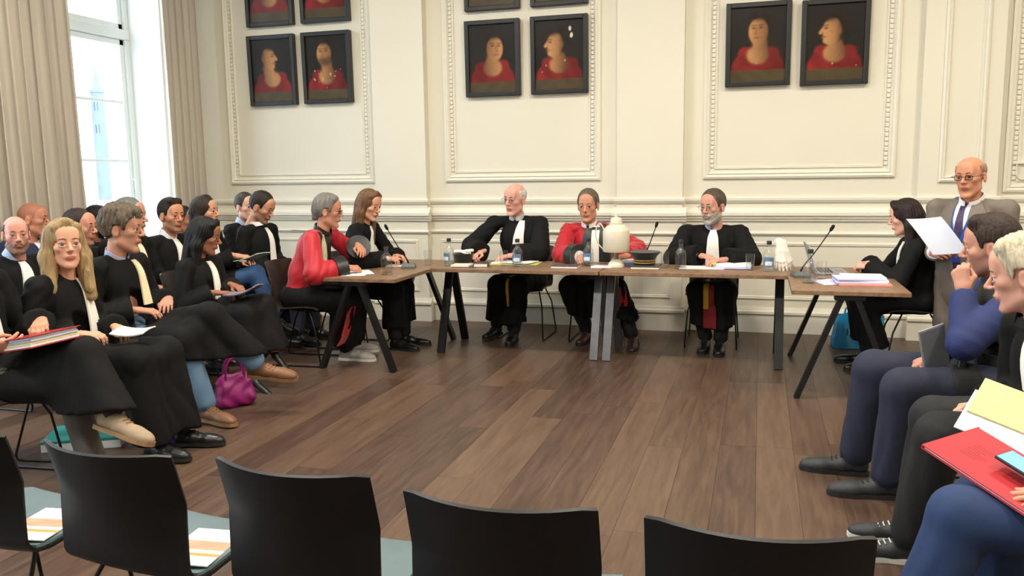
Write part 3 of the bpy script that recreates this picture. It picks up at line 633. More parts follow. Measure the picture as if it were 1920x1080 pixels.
stack('notebook', 'dark grey notebook with red tabs before the red-robed judge', 'notebook', (-1.475, 6.46, TT), 0.02, [('page_block', .105, .07, .012, M_paper, 0, 0, 0), ('cover', .107, .072, .006, M_dkbook, 0, 0, 0), ('red_tab', .012, .008, .004, mat('red_tab', rgb(200, 50, 66), .5), .02, -.05, 0), ('red_tab', .012, .008, .004, MATS['red_tab'], .075, -.05, 0)])
stack('paper_sheet', 'single white sheet beside the cream lamp', 'papers', (-1.21, 6.56, TT), .2, [('sheet', .08, .11, .002, M_paper, 0, 0, 0)])
stack('folder_stack', 'blue folder with papers on top behind the braided cap', 'folder', (-.99, 6.72, TT), .0, [('folder', .12, .14, .028, M_blue, 0, 0, 0), ('sheet', .10, .13, .014, M_paper, 0, .01, .08)])
stack('notebook', 'dark notebook with cream page edges carrying the braided cap', 'notebook', (-.845, 6.53, TT), 0, [('page_block', .108, .09, .012, M_pages, 0, 0, 0), ('cover', .11, .092, .010, M_dkbook, 0, 0, 0)])
stack('paper_stack', 'white papers with lime page marker under the hands of the bearded judge', 'papers', (-.30, 6.62, TT), -.03, [('sheet', .17, .11, .004, M_paper, -.12, -.02, .06), ('folder', .14, .11, .016, M_lil, .11, 0, 0), ('sheet', .135, .105, .014, M_paper, .11, .01, .02), ('page_marker', .013, .02, .014, mat('lime_marker', rgb(190, 230, 60), .5), -.02, -.1, 0)])
stack('paper_stack', 'white papers under the writing hand of the man in red', 'papers', (-2.99, 5.76, TT), .35, [('sheet', .105, .15, .003, M_paper, 0, 0, 0), ('sheet', .105, .15, .003, M_paper, .03, .04, .25)])
stack('paper_stack', 'small white sheets under the hands of the long-haired woman', 'papers', (-2.90, 6.38, TT), .1, [('sheet', .075, .105, .003, M_paper, 0, 0, 0)])
stack('case_folder', 'thick salmon folder stuffed with lilac and white papers on the laptop table', 'folder', (.66, 5.84, TT), .02, [('folder', .16, .13, .014, M_pink, .0, 0, 0), ('sheet', .155, .125, .012, M_lil, -.02, 0, .02), ('sheet', .15, .12, .010, M_paper, -.005, .01, -.03), ('sheet', .15, .12, .008, M_lil, -.025, .0, .06), ('sheet', .13, .11, .008, M_paper, .0, .02, .02)])
stack('paper_sheet', 'loose white sheets between the bottle and the salmon folder', 'papers', (.46, 5.86, TT), .3, [('sheet', .08, .11, .004, M_paper, 0, 0, 0), ('sheet', .08, .1, .003, M_lil, .02, .02, .4)])
# ------------------------------------------------------------------ bags and things on the floor
def bag(name, label, loc, rz, size, m, handle=True, cat='bag'):
    w, d, h = size; t = thing(name, label, cat, loc, rz)
    F = Fld().cap((-w / 2 + .04, 0, .04), (w / 2 - .04, 0, .04), .04, .04, .03, 1, (1, d / .08, 1)).cap((-w / 2 + .05, 0, h * .55), (w / 2 - .05, 0, h * .55), .045, .045, .06, 1, (1, d / .1, 1.6)).cap((-w / 2 + .06, 0, h - .03), (w / 2 - .06, 0, h - .03), .03, .03, .05, 1, (1, .6, 1))
    fn = lambda V, X: V + .003 * np.sin(X[..., 0] * 60 + 5 * np.sin(X[..., 2] * 20)) + .003 * np.sin(X[..., 2] * 50 + X[..., 0] * 20)
    P, Q = F.mesh(.009, fn); P[:, 2] = np.maximum(P[:, 2], .001); link('bag_body', raw('bag_body', P, Q, m), t)
    if handle:
        for s in (-1, 1): MB().tube([(-w * .25, s * d * .2, h - .02), (-w * .22, s * d * .2, h + .08), (0, s * d * .15, h + .13), (w * .22, s * d * .2, h + .08), (w * .25, s * d * .2, h - .02)], .007, 7, smooth_path=2).obj('handle', m, t)
    MB().tube([(-w * .35, -d * .02, h), (w * .35, -d * .02, h)], .004, 6).obj('zip', M_black, t); return t
bag('handbag', 'magenta pink handbag on the floor beside jeans and brown shoes', (-3.19, 4.46, 0), .9, (.24, .13, .2), mat('magenta_leather', rgb(150, 24, 110), .45, .12, 20, .1, 150))
bag('travel_bag', 'brown leather bag on the floor behind the red-robed man', (-4.1, 6.85, 0), .2, (.36, .2, .2), mat('brown_leather', rgb(104, 62, 44), .5, .2, 15))
bag('purse', 'dark purple scarf bundle on the floor under the beige shoe', (-3.12, 3.72, 0), -.2, (.26, .12, .09), mat('purple_cloth', rgb(58, 28, 92), .8, .2, 20), False)
t = thing('document_box', 'flat turquoise document box lying under the front row chairs', 'box', (-3.55, 3.62, 0), .5)
MB().box((-.2, -.15, 0), (.2, .15, .05), .004).obj('box_body', M_paper, t); MB().box((-.203, -.153, .045), (.203, .153, .062), .004).obj('lid', mat('turquoise_card', rgb(40, 140, 132), .5, .1, 8), t)
t = thing('shopping_bag', 'bright blue plastic shopping bag under the laptop table', 'bag', (.80, 7.22, 0), .15)
M_bb = mat('blue_plastic_bag', rgb(30, 140, 196), .3, .15, 10, .2, 40)
bm_ = MB().sheet(lambda u, v: (lambda a, k: (.2 * k * math.copysign(min(1, abs(1.25 * math.cos(a))), math.cos(a)) + .006 * math.sin(9 * a + 6 * v), .09 * k * math.copysign(min(1, abs(1.25 * math.sin(a))), math.sin(a)) + .008 * math.sin(7 * a + 4 * v), .004 + .27 * v + .012 * math.sin(5 * a) * v))(2 * math.pi * u, 1 - .12 * v), 48, 10, .003)
bm_.box((-.19, -.085, .002), (.19, .085, .008)); bm_.obj('bag_body', M_bb, t)
for s in (-1, 1): MB().tube([(-.1, s * .05, .27), (-.09, s * .05, .33), (.09, s * .05, .33), (.1, s * .05, .27)], .008, 6, smooth_path=2).obj('handle', M_bb, t)
P_ = MB().box((-.1, -.105, .12), (.1, -.095, .17), .002).obj('white_print', M_paper, t)
# ------------------------------------------------------------------ people: heads, hands, shoes
def sx2(f):
    for s in (-1, 1): f(s)
def head_field(fem=False, wide=1.0, jaw=1.0, nose=1.0):
    F = Fld(); g = .92 if fem else 1.0
    F.ell((0, -.010, .036), (.075 * wide, .098, .089), .02)
    F.ell((0, .026, -.034), ((.055 if fem else .0575) * wide, .062, .086), .03)
    for s in (-1, 1):
        F.cap((s * .047 * wide * g, .0, -.066), (s * .016, .060, -.104 * jaw), .019 * jaw, .016, .022)
        F.ell((s * .042 * wide, .055, -.016), (.018, .022, .016), .022)
    F.ell((0, .068, -.107 * jaw), (.020 * g, .016, .014), .016)
    F.cap((-.034, .077, .024), (.034, .077, .024), .0135 if not fem else .010, None, .02)
    F.ell((0, .071, .06), (.05, .02, .035), .03)
    for s in (-1, 1): F.ell((s * .0315, .101, .003), (.0185, .019, .0135), .010, -1)
    F.cap((0, .086, .014), (0, .1115 * (.5 + .5 * nose), -.026), .0065, .0105 * nose, .009)
    for s in (-1, 1): F.ell((s * .0115, .098, -.031), (.0085, .010, .007), .008)
    F.ell((0, .083, -.060), (.026, .010, .016), .012)
    F.ell((0, .0915, -.0590), (.021, .0075, .0040), .004)
    F.ell((0, .0905, -.0680), (.018, .0075, .0048), .004)
    F.cap((-.023, .0995, -.0635), (.023, .0995, -.0635), .0020, None, .003, -1)
    for s in (-1, 1):                                         # lids
        F.cap((s * .0165, .0865, .0085), (s * .031, .0905, .0145), .0036, .0038, .005).cap((s * .031, .0905, .0145), (s * .0475, .082, .0085), .0038, .0034, .005)
        F.cap((s * .018, .0865, -.005), (s * .031, .088, -.0090), .0030, None, .005).cap((s * .031, .088, -.0090), (s * .046, .081, -.004), .0030, None, .005)
        F.ell((s * .079 * wide, -.010, -.006), (.0085, .020, .033), .008); F.ell((s * .087 * wide, -.004, -.004), (.006, .010, .018), .008, -1)
    r = .043 if fem else .050
    F.cap((0, -.022, -.05), (0, -.045, -.20), r, r * 1.03, .03, 1, (1, 1.02, 1))
    return F
HEADS = {}
def head(fem, wide, jaw, nose):
    k = (fem, wide, jaw, nose)
    if k not in HEADS:
        F = head_field(*k); P, Q = F.mesh(.0042); c = P[Q].mean(1)
        stub = None
        st = lambda e0, e1, x: (lambda u: u * u * (3 - 2 * u))(np.clip((x - e0) / (e1 - e0), 0, 1)); x, y, z = np.abs(P[:, 0]), P[:, 1], P[:, 2]
        zs = np.interp(y, [-.01, .02, .05, .12], [-.02, -.02, -.036, -.046]); stub = st(.006, -.010, z - zs) * st(-.005, .015, y) * st(-.135, -.115, z)
        q = np.sqrt((x / .0225) ** 2 + ((z + .0637) / np.where(z > -.0637, .0078, .0092)) ** 2); lips = st(1.08, .85, q) * (y > .08); stub = stub * (1 - lips)
        cap = st(.0, .02, z - np.interp(y, HL[0], HL[1])) * (z > -.06)
        HEADS[k] = (F, P, Q, lips, stub, cap)
    return HEADS[k]
HL = ([-.12, -.05, -.032, -.016, .018, .022, .034, .046, .062, .075, .12], [-.072, -.062, -.026, .030, .030, .000, .006, .048, .070, .076, .08])
EYE = None
def eye_mesh():
    n, m = 14, 12; v = []; f = []
    for i in range(m + 1):
        a = math.pi * i / m
        v += [(.0128 * math.sin(a) * math.cos(2 * math.pi * k / n), .0128 * math.cos(a), .0128 * math.sin(a) * math.sin(2 * math.pi * k / n)) for k in range(n)]
    for i in range(m):
        for k in range(n): f.append((i * n + k, i * n + (k + 1) % n, (i + 1) * n + (k + 1) % n, (i + 1) * n + k))
    return v, f, n
M_eyew = mat('eye_white', rgb(226, 220, 212), .25, .03, 50); M_pupil = mat('pupil', rgb(14, 12, 12), .15)
M_iris = {'brown': mat('brown_iris', rgb(66, 42, 28), .2, .2, 300), 'blue': mat('blue_iris', rgb(92, 120, 140), .2, .2, 300)}
EYES = {}
def eye_obj(col):
    if col not in EYES:
        v, f, n = eye_mesh(); me = mesh('eye', v, f)
        for m in (M_eyew, M_iris[col], M_pupil): me.materials.append(m)
        me.polygons.foreach_set('material_index', [2 if i // n < 1 else 1 if i // n < 3 else 0 for i in range(len(f))]); EYES[col] = me
    return EYES[col]
HANDS = {}
def hand(curl, spread=1.0, thumb=.4):
    """right hand, palm down, fingers along +y, thumb at -x; wrist at the origin"""
    k = (round(curl, 2), spread, thumb)
    if k in HANDS: return HANDS[k]
    F = Fld().cap((0, -.05, 0), (0, .012, 0), .025, .024, .015, 1, (1.12, 1, .82))
    X = [-.028, -.009, .010, .027]; Yk = [.088, .092, .088, .079]; Ln = [.070, .078, .072, .056]; R = [.0092, .0095, .009, .0078]
    for i in range(4):
        F.cap((X[i] * .6, .015, 0), (X[i], Yk[i], .002), .0135, .0115, .014)
        p = np.array([X[i], Yk[i], .002]); a = 0.0; sp = (i - 1.4) * .07 * spread
        for seg, (fr, bend) in enumerate(((.44, 48), (.31, 62), (.25, 38))):
            a += math.radians(bend) * curl * (1 + .06 * i); q = p + Ln[i] * fr * np.array([math.sin(sp) * math.cos(a), math.cos(sp) * math.cos(a), -math.sin(a)])
            F.cap(p, q, R[i] * (1 - .09 * seg), R[i] * (.93 - .1 * seg), .004 if seg else .007); p = q
    a, b, c = np.array([-.020, .022, -.006]), np.array([-.044, .052, -.016 - .01 * thumb]), np.array([-.050 + .022 * thumb, .082, -.022 - .012 * thumb])
    F.cap(a, b, .0145, .011, .012).cap(b, c, .0108, .0085, .005).cap(c, c + np.array([.004 + .012 * thumb, .022, -.004]), .0085, .0068, .004)
    P, Q = F.mesh(.0036); HANDS[k] = (P, Q); return HANDS[k]
def shoe_mesh(kind):
    F = Fld(); hi = .115 if kind == 'boot' else .07
    F.cap((0, -.055, .045), (0, .01, .05), .038, .036, .02, 1, (.95, 1, 1)).cap((0, .03, .042), (0, .165, .026), .036, .026, .03, 1, (1.18, 1, 1)).cap((0, .12, .03), (.004, .19, .026), .034, .022, .03, 1, (1.2, 1, .9))
    F.cap((0, -.045, .06), (0, -.045, hi), .036, .036, .02)
    if kind == 'heel': F = Fld().cap((0, -.06, .085), (0, -.02, .075), .03, .028, .02).cap((0, .0, .06), (0, .12, .022), .026, .02, .03, 1, (1.1, 1, 1)).cap((0, .11, .022), (0, .175, .016), .022, .010, .02, 1, (1.2, 1, .8)).cap((0, -.075, .07), (0, -.08, .006), .016, .006, .012)
    P, Q = F.mesh(.0075); P[:, 2] = np.maximum(P[:, 2], .012 if kind != 'heel' else .004); return P, Q
SHOES = {}
def shoe(kind, material, solem, mw, parent):
    k = (kind, material.name)
    if k not in SHOES:
        P, Q = shoe_mesh(kind); so = None
        if kind != 'heel':
            pts = [(-.036, -.085), (0, -.097), (.036, -.085), (.04, -.02), (.036, .04), (.046, .11), (.045, .16), (.03, .20), (.005, .216), (-.02, .21), (-.04, .17), (-.045, .11), (-.036, .04), (-.04, -.02)]
            n = len(pts); v = [(x, y, z) for z in (0, .02) for x, y in pts]
            so = MB().add(v, [tuple(range(n))[::-1], tuple(range(n, 2 * n))] + [(i, (i + 1) % n, (i + 1) % n + n, i + n) for i in range(n)]).mesh('sole'); so.materials.append(solem)
            la = MB()
            for j in range(4): la.tube([(-.022, .03 + j * .02, .082 - j * .007), (0, .034 + j * .02, .089 - j * .007), (.022, .03 + j * .02, .082 - j * .007)], .003, 5)
            la = la.mesh('laces'); la.materials.append(solem)
        SHOES[k] = (raw('shoe', P, Q, material), so, la if kind != 'heel' else None)
    a, b, c = SHOES[k]; o = link('shoe', a, parent, mw=mw)
    if b: link('sole', b, o); link('laces', c, o)
    return o

def hair_mesh(style, F0, wide, fem):
    F = Fld(); h = .005; cut = None; wob = .0035; ph = rng.uniform(0, 6, 3)
    sk = lambda t, top: F.ell((0, -.013, .040), (.0765 * wide + t, .099 + t, .088 + top), .02)
    if style in ('short', 'short_recede', 'tousled', 'quiff', 'fringe', 'swept'):
        t, top = {'short': (.008, .012), 'short_recede': (.006, .008), 'tousled': (.015, .024), 'quiff': (.007, .02), 'fringe': (.005, .0), 'swept': (.012, .02)}[style]
        sk(t, top)
        if style == 'quiff': F.cap((-.04, .05, .115), (.04, .05, .118), .022, .022, .03)
        if style == 'tousled': F.cap((-.05, .055, .10), (.03, .075, .10), .024, .02, .03).cap((-.06, -.06, .08), (.05, -.05, .1), .03, .03, .03); wob = .006
        if style == 'swept': F.cap((-.05, .05, .105), (.05, .055, .1), .022, .02, .03).cap((0, -.09, .0), (0, -.095, -.05), .035, .028, .03); wob = .004
        dz = {'short_recede': .014, 'tousled': -.012, 'quiff': .004}.get(style, 0)
        def cut(X):
            y = X[..., 1]; zl = np.interp(y, HL[0], HL[1]) + dz * (y > .03)
            g = zl - X[..., 2] + .004 * np.sin(X[..., 0] * 130 + ph[0]) * np.sin(X[..., 0] * 57 + ph[1])
            if style == 'short_recede': g = np.maximum(g, .03 - np.abs(X[..., 0]) * .0 - (.115 - y) * 1.2 + (np.abs(X[..., 0]) < .03) * -.02 + (X[..., 2] < .06) * -.2)
            if style == 'fringe': g = np.maximum(g, np.minimum(X[..., 2] - .075 - .25 * np.maximum(0, -y - .05), 9))
            if style == 'fringe': g = np.maximum(g, y - .03)
            return g
    else:                                                    # long hair
        sk(.010, .014); L, R = {'long': (-.24, .036), 'bob': (-.085, .034), 'longer': (-.33, .034), 'wavy': (-.27, .042), 'shoulder_m': (-.10, .028)}[style]
        for s in (-1, 1):
            F.cap((s * .058, -.02, .06), (s * .078, -.022, -.06), .036, R, .03)
            F.cap((s * .078, -.022, -.06), (s * (.094 if style == 'wavy' else .084), .012 if style in ('wavy', 'longer') else -.03, L), R, R * .72, .03)
            if style in ('wavy', 'long'): F.cap((s * .08, -.01, -.07), (s * .088, .035, L * .85), R * .75, R * .5, .02)
            F.cap((s * .03, -.075, -.0), (s * .045, -.09, L), .045, .035, .03)
        F.cap((0, -.08, .0), (0, -.095, L), .05, .035, .03)
        if style != 'shoulder_m': F.cap((-.052, .052, .09), (0, .062, .115), .02, .018, .02).cap((.052, .052, .09), (0, .062, .115), .02, .018, .02)
        else: F.cap((-.03, .02, .12), (.03, .02, .12), .018, .018, .03)
        if style == 'bob': F.cap((-.055, .06, .085), (.045, .075, .085), .018, .016, .02)
        wob = .003
        def cut(X):
            fx, fz = (.060, .118) if style != 'shoulder_m' else (.066, .125)
            q = np.sqrt((X[..., 0] / (fx * wide)) ** 2 + ((X[..., 2] + .036) / fz) ** 2); d = (1 - q) * .06
            return np.where(X[..., 1] > .02, np.minimum(d, (X[..., 1] - .02) * 1.5), -.1)
    def fn(V, X):
        a = np.arctan2(X[..., 0], -X[..., 1] + .02); st = np.sin(a * 34 + ph[0] + 3 * np.sin(X[..., 2] * 18 + ph[1])) * .6 + np.sin(a * 61 + 2 * np.sin(X[..., 2] * 30 + ph[2])) * .4
        V = V + wob * st + (.007 * np.clip((X[..., 1] - .035) / .05, 0, 1) if style in ('short', 'short_recede', 'swept') else 0)
        if style == 'tousled': V = V + .004 * np.sin(X[..., 0] * 70 + 3 * np.sin(X[..., 1] * 50)) * np.sin(X[..., 2] * 60 + X[..., 1] * 40)
        return np.maximum(V, cut(X))
    return F.mesh(h, fn)
def beard_mesh(F0, t=.006):
    def fn(V, X):
        y = X[..., 1]; zl = np.interp(y, [-.01, .022, .05, .075, .13], [-.01, .0, -.036, -.045, -.047])
        V = np.maximum(V - t - .0015 * np.sin(X[..., 0] * 260) * np.sin(X[..., 2] * 240), X[..., 2] - zl)
        V = np.maximum(V, np.where(X[..., 2] > -.055, .024, .0) - y); V = np.maximum(V, -.128 - X[..., 2])
        q = np.sqrt((X[..., 0] / .021) ** 2 + ((X[..., 2] + .0635) / .0075) ** 2); return np.maximum(V, np.where(y > .08, (1 - q) * .01, -.1))
    return F0.mesh(.005, fn)

# ------------------------------------------------------------------ people: whole figures
def V3(*a): return np.array(a, float)
def nrm(v): return v / (np.linalg.norm(v) + 1e-9)
SKIN = {}
def skin_mats(tone):
    if tone not in SKIN:
        r, g, b = tone; sk = mat('skin_%d_%d_%d' % tone, rgb(r, g, b), .55, .06, 24, .04, 300, sss=.08, spec=.35)
        N, L = sk.node_tree.nodes, sk.node_tree.links; pb = N['Principled BSDF']; cur = pb.inputs['Base Color'].links[0].from_socket
        for an, col, k in (('stubble_pigment', (.70, .70, .72), .75), ('scalp_pigment', (.84, .82, .80), 1), ('lip_pigment', (.86, .70, .70), 1)):
            a = N.new('ShaderNodeAttribute'); a.attribute_name = an; mx = N.new('ShaderNodeMix'); mx.data_type = 'RGBA'
            mu = N.new('ShaderNodeMath'); mu.operation = 'MULTIPLY'; mu.inputs[1].default_value = k; L.new(a.outputs['Fac'], mu.inputs[0]); L.new(mu.outputs[0], mx.inputs[0])
            L.new(cur, mx.inputs[6]); mx.inputs[7].default_value = rgb(int(r * col[0]), int(g * col[1]), int(b * col[2])); cur = mx.outputs[2]
        L.new(cur, pb.inputs['Base Color']); SKIN[tone] = sk
    return SKIN[tone]
M_robe = mat('black_robe_cloth', rgb(14, 13, 13), .8, .12, 6, .08, 220, spec=.25)
M_red = mat('crimson_robe_satin', rgb(184, 6, 30), .55, .06, 5, .06, 200, sheen=.2)
M_jab = mat('white_jabot_cotton', rgb(244, 240, 232), .75, .03, 10, .06, 300)
M_jabc = mat('cream_jabot_cotton', rgb(236, 222, 184), .75, .04, 10, .06, 300)
M_satin = mat('black_satin', rgb(30, 31, 30), .38, .1, 10)
M_shirt = mat('white_shirt', rgb(236, 236, 240), .7, .03, 12)
M_bshirt = mat('pale_blue_shirt', rgb(172, 186, 218), .7, .04, 12)
M_sole = mat('dark_sole', rgb(30, 28, 27), .7)
def cloth(name, c, **k): return mat(name, rgb(*c), .8, .1, 10, .08, 260, **k)
class Person:
    def __init__(s, label, headp, hip, heading, hh, pitch=0, tilt=0, fem=False, hs=1.0, wide=1.0, jaw=1.0, nose=1.0, tone=(205, 150, 122), hair='short', hairc=(50, 38, 30), eyes='brown', stub=False, beard=None, glasses=None, hipz=.53, bulk=1.0, group=None, scalp=False):
        s.o = thing('person', label, 'person', (hip[0], hip[1], 0), math.radians(heading - 90), group)
        a = math.radians(heading - 90); s.R = np.array([[math.cos(a), -math.sin(a), 0], [math.sin(a), math.cos(a), 0], [0, 0, 1]]); s.T = V3(hip[0], hip[1], 0)
        s.h = s.loc(headp); s.hs = hs * 1.03; s.bulk = bulk; s.fem = fem; s.hz = hipz
        s.rel = math.radians(hh - heading); s.pitch = math.radians(pitch); s.tilt = math.radians(tilt)
        s.tone = skin_mats(tone); s.k = dict(fem=fem, wide=wide, jaw=jaw, nose=nose); s.skinP = []; s.body = Fld()
        hr = np.array(Matrix.Rotation(s.rel, 3, 'Z') @ Matrix.Rotation(s.pitch, 3, 'X') @ Matrix.Rotation(s.tilt, 3, 'Y')); s.hr = hr
        s.nb = s.h + V3(0, -.035, -.124 * s.hs) + .3 * (hr @ V3(0, -.03, 0))        # base of the neck
        s.hip = V3(0, 0, hipz); s.shw = (.168 if fem else .19) * bulk
        s.sh = {q: s.nb + V3(q * s.shw, -.012, -.084) for q in (-1, 1)}; s.arm = {}; s.leg = {}
        s.stub, s.scalp = stub, scalp; s.hairinfo = (hair, hairc, eyes, beard, glasses)
    def loc(s, w): return s.R.T @ (np.array(w, float) - s.T)
    def dloc(s, d): return s.R.T @ np.array(d, float)
    def set_arm(s, q, w, f=(0, 1, -.2), n=(0, 0, 1), curl=.45, pole=None, local=False, thumb=.4, spread=1.0, uarm=.285, farm=.255):
        """q: +1 the right arm, -1 the left arm; w palm centre in the world, f finger direction and n back-of-hand normal in the figure's own frame"""
        p = np.array(w, float) if local else s.loc(w); f = nrm(np.array(f, float)); n = np.array(n, float); n = nrm(n - f * (n @ f)); wr = p - f * .055
        S = s.sh[q]; d = wr - S; D = np.linalg.norm(d); tot = uarm + farm
        if D > tot * .985: k = D / (tot * .985); uarm *= k; farm *= k
        D = max(D, abs(uarm - farm) + .02); u = nrm(d); pole = V3(q * .55, -.5, -.8) if pole is None else np.array(pole, float)
        pole = nrm(pole - u * (pole @ u)); c = (uarm ** 2 + D ** 2 - farm ** 2) / (2 * uarm * D); c = max(-1, min(1, c))
        E = S + uarm * (u * c + pole * math.sqrt(max(0, 1 - c * c))); s.arm[q] = (S, E, wr)
        P, Q = hand(curl, spread, thumb); P = P.copy() * (.90 if s.fem else 1.0)
        if q < 0: P[:, 0] *= -1; Q = Q[:, ::-1]
        B = np.stack([np.cross(f, n), f, n], 1); s.skinP.append((P @ B.T + wr, Q))
        return s
    def set_leg(s, q, knee, ankle, toe=None, local=False):
        k, a = (np.array(knee, float), np.array(ankle, float)) if local else (s.loc(knee), s.loc(ankle)); s.leg[q] = (s.hip + V3(q * .085, .02, -.01), k, a, toe); return s
    def sit(s, knee=.42, foot=.44, spread=.11, fspread=.1, kz=.50):
        for q in (-1, 1):
            if q not in s.leg: s.set_leg(q, (q * spread, knee, kz), (q * fspread, foot, .09), None, True)
        return s
    def part(s, name, F, m, h=.014, fold=.0, par=None, fn0=None, freq=1.0, hem=None, cut=False):
        ph = rng.uniform(0, 6, 4)
        def fn(V, X):
            if fold:
                x, y, z = X[..., 0], X[..., 1], X[..., 2]
                low = np.clip((.58 - z) / .3, 0, 1)
                a1 = np.sin(freq * (46 * x + 22 * y + 6 * z) + 2.0 * np.sin(7 * z + 5 * x + ph[0]) + ph[1]); a2 = np.sin(freq * (24 * x - 38 * y + 30 * z) + 2 * np.sin(11 * z + 6 * y + ph[2]) + ph[3])
                V = V + fold * ((.3 + 1.1 * low) * (1 - 2 * np.abs(a1) ** .8) * .7 + (.15 + .6 * np.clip((np.abs(x) - .12) / .1, 0, 1)) * (1 - low) * (1 - 2 * np.abs(a2) ** .8) * .7)
                if hem is not None: V = np.maximum(V, hem + .018 * np.sin(17 * x + 11 * y + ph[0]) - z)
            if cut:
                for w, d, R in s.cuts:
                    near = ((X - w - d * .03) ** 2).sum(-1) < R * R; V = np.where(near, np.maximum(V, (X - w) @ d), V)
            return fn0(V, X) if fn0 else V
        P, Q = F.mesh(h, fn if (fold or fn0 or cut) else None); return link(name, raw(name, P, Q, m), par or s.o)
    def torso(s, t=0.0, F=None):
        F = F or Fld(); b = s.bulk; nb, hp = s.nb, s.hip; up = nb - hp
        ul = np.linalg.norm(up); c1, c2 = hp + up * .60, hp + up * .27 + V3(0, .01, 0)
        F.ell(c1, ((.142 if s.fem else .155) * b + t, (.102 if s.fem else .108) * b + t, .36 * ul - .02 + t), .03)
        F.ell(c2, (.148 * b + t, .118 * b + t, .18 + t), .05)
        for q in (-1, 1): F.cap(nb + V3(q * .046, -.022, -.050), s.sh[q] + V3(-q * .01, 0, .008), .034 + t * .4, .050 + t * .5, .03)
        F.cap(nb + V3(0, -.012, -.11), nb + V3(0, -.020, -.062), .062 + t * .3, .056 + t * .2, .02)
        return F
    def sleeves(s, F, r=(.062, .062, .058, .07), stop=.02, k=.025):
        s.cuts = []
        for q, (S, E, w) in s.arm.items():
            d = nrm(w - E); F.cap(S, E, r[0], r[1], k).cap(E, w + d * .02, r[2], r[3], k); s.cuts.append((w - d * stop, d, r[3] * 1.6))
        return F
    def skirt(s, hem=.25, r=(.095, .08, .10), fill=True, F=None, k=.035, upto=None):
        F = F or Fld(); K = []; H = []
        for q, (h, kn, an, _) in s.leg.items():
            if upto: F.cap(h, h + (kn - h) * upto, r[0], r[1] * 1.05, k); continue
            f = max(0, (kn[2] - hem + .03) / max(.05, kn[2] - an[2])); e = kn + (an - kn) * min(f, 1.15); e[2] = min(e[2], hem - .02)
            F.cap(h, kn, r[0], r[1], k).cap(kn, e, r[1], r[2], k); K.append(kn); H.append(e)
        if fill and len(K) == 2:
            m = (K[0] + K[1]) / 2; e = (H[0] + H[1]) / 2; F.cap(s.hip + V3(0, .02, -.01), m + V3(0, 0, -.012), r[0] * .95, r[1] * .9, k).cap(m + V3(0, -.01, -.02), e + V3(0, -.015, 0), r[1] * .9, r[2] * .95, k)
        return F
    def drape(s, name, F, rows, m, par, th=.005, off=.004, ncol=6, pleat=0.0, back=False, smooth=2):
        rows = np.array(rows, float); n = max(8, int(abs(rows[0, 0] - rows[-1, 0]) / .022)); t = np.linspace(0, 1, n); ti = np.linspace(0, 1, len(rows))
        Z, XC, HW = (np.interp(t, ti, rows[:, i]) for i in range(3)); U = np.linspace(-1, 1, ncol)
        XX = XC[:, None] + HW[:, None] * U; ZZ = np.repeat(Z[:, None], ncol, 1); ys = np.arange(1.0, -.5, -.006)
        G = np.stack([np.repeat(XX[..., None], len(ys), 2), np.broadcast_to(ys, XX.shape + (len(ys),)), np.repeat(ZZ[..., None], len(ys), 2)], -1)
        V = F.at(G); ins = V < 0; hit = ins.any(-1); i = np.argmax(ins, -1); i1 = np.clip(i, 1, None)
        v1 = np.take_along_axis(V, i1[..., None], -1)[..., 0]; v0 = np.take_along_axis(V, i1[..., None] - 1, -1)[..., 0]
        Y = ys[i1] + .006 * np.clip(v1 / (v1 - v0 - 1e-9), 0, 1) ; Y = np.where(hit, Y, np.nan)
        for r in range(n):
            if np.isnan(Y[r]).any(): Y[r] = np.where(np.isnan(Y[r]), np.nanmean(Y[r]) if (~np.isnan(Y[r])).any() else (Y[r - 1] if r else 0), Y[r])
        for _ in range(smooth): Y[1:-1] = np.maximum(Y[1:-1], (Y[:-2] + Y[2:]) / 2)
        Y = Y + off + pleat * np.cos(U * math.pi * (ncol - 1) / 2)[None] * np.linspace(.3, 1, n)[:, None]
        mb = MB(); A = np.stack([XX, Y, ZZ], -1); B = A - V3(0, th + .004, 0); w = ncol; M_ = n * w
        f = []
        for a in range(n - 1):
            for c in range(w - 1):
                j = a * w + c; f += [(j, j + 1, j + w + 1, j + w), (M_ + j, M_ + j + w, M_ + j + w + 1, M_ + j + 1)]
            for c in (0, w - 1): j = a * w + c; f.append((j, j + w, M_ + j + w, M_ + j))
        for a in (0, n - 1):
            for c in range(w - 1): j = a * w + c; f.append((j, M_ + j, M_ + j + 1, j + 1))
        return mb.add(np.concatenate([A.reshape(-1, 3), B.reshape(-1, 3)]), f, True).obj(name, m, par)
    def collar(s, m, r=.066, hgt=.05, par=None, open_=.5):
        c = s.nb + V3(0, -.008, -.032); top = s.h + s.hr @ (V3(0, -.03, -.11) * s.hs); ax = nrm(top - c)
        x = nrm(np.cross(V3(0, 1, 0), ax)); y = np.cross(ax, x)
        def fn(u, v):
            a = math.radians(90 + open_ * 20) + u * math.radians(360 - open_ * 40); fr = math.sin(a)
            return c + (x * math.cos(a) + y * math.sin(a) * 1.05) * (r * (1 - .06 * v)) + ax * (v * hgt * (1 - .35 * max(0, fr)) - .012 * max(0, fr))
        return MB().sheet(fn, 28, 3, .005).obj('collar', m, par or s.o)
    def cuff(s, q, m, r=.08, w=.05, par=None, name='cuff', back=.02):
        S, E, wr = s.arm[q]; d = nrm(wr - E); return MB().tube([wr - d * (back + w), wr - d * back, wr - d * (back - .003)], [r * .96, r, r * .8], 18).obj(name, m, par or s.o)
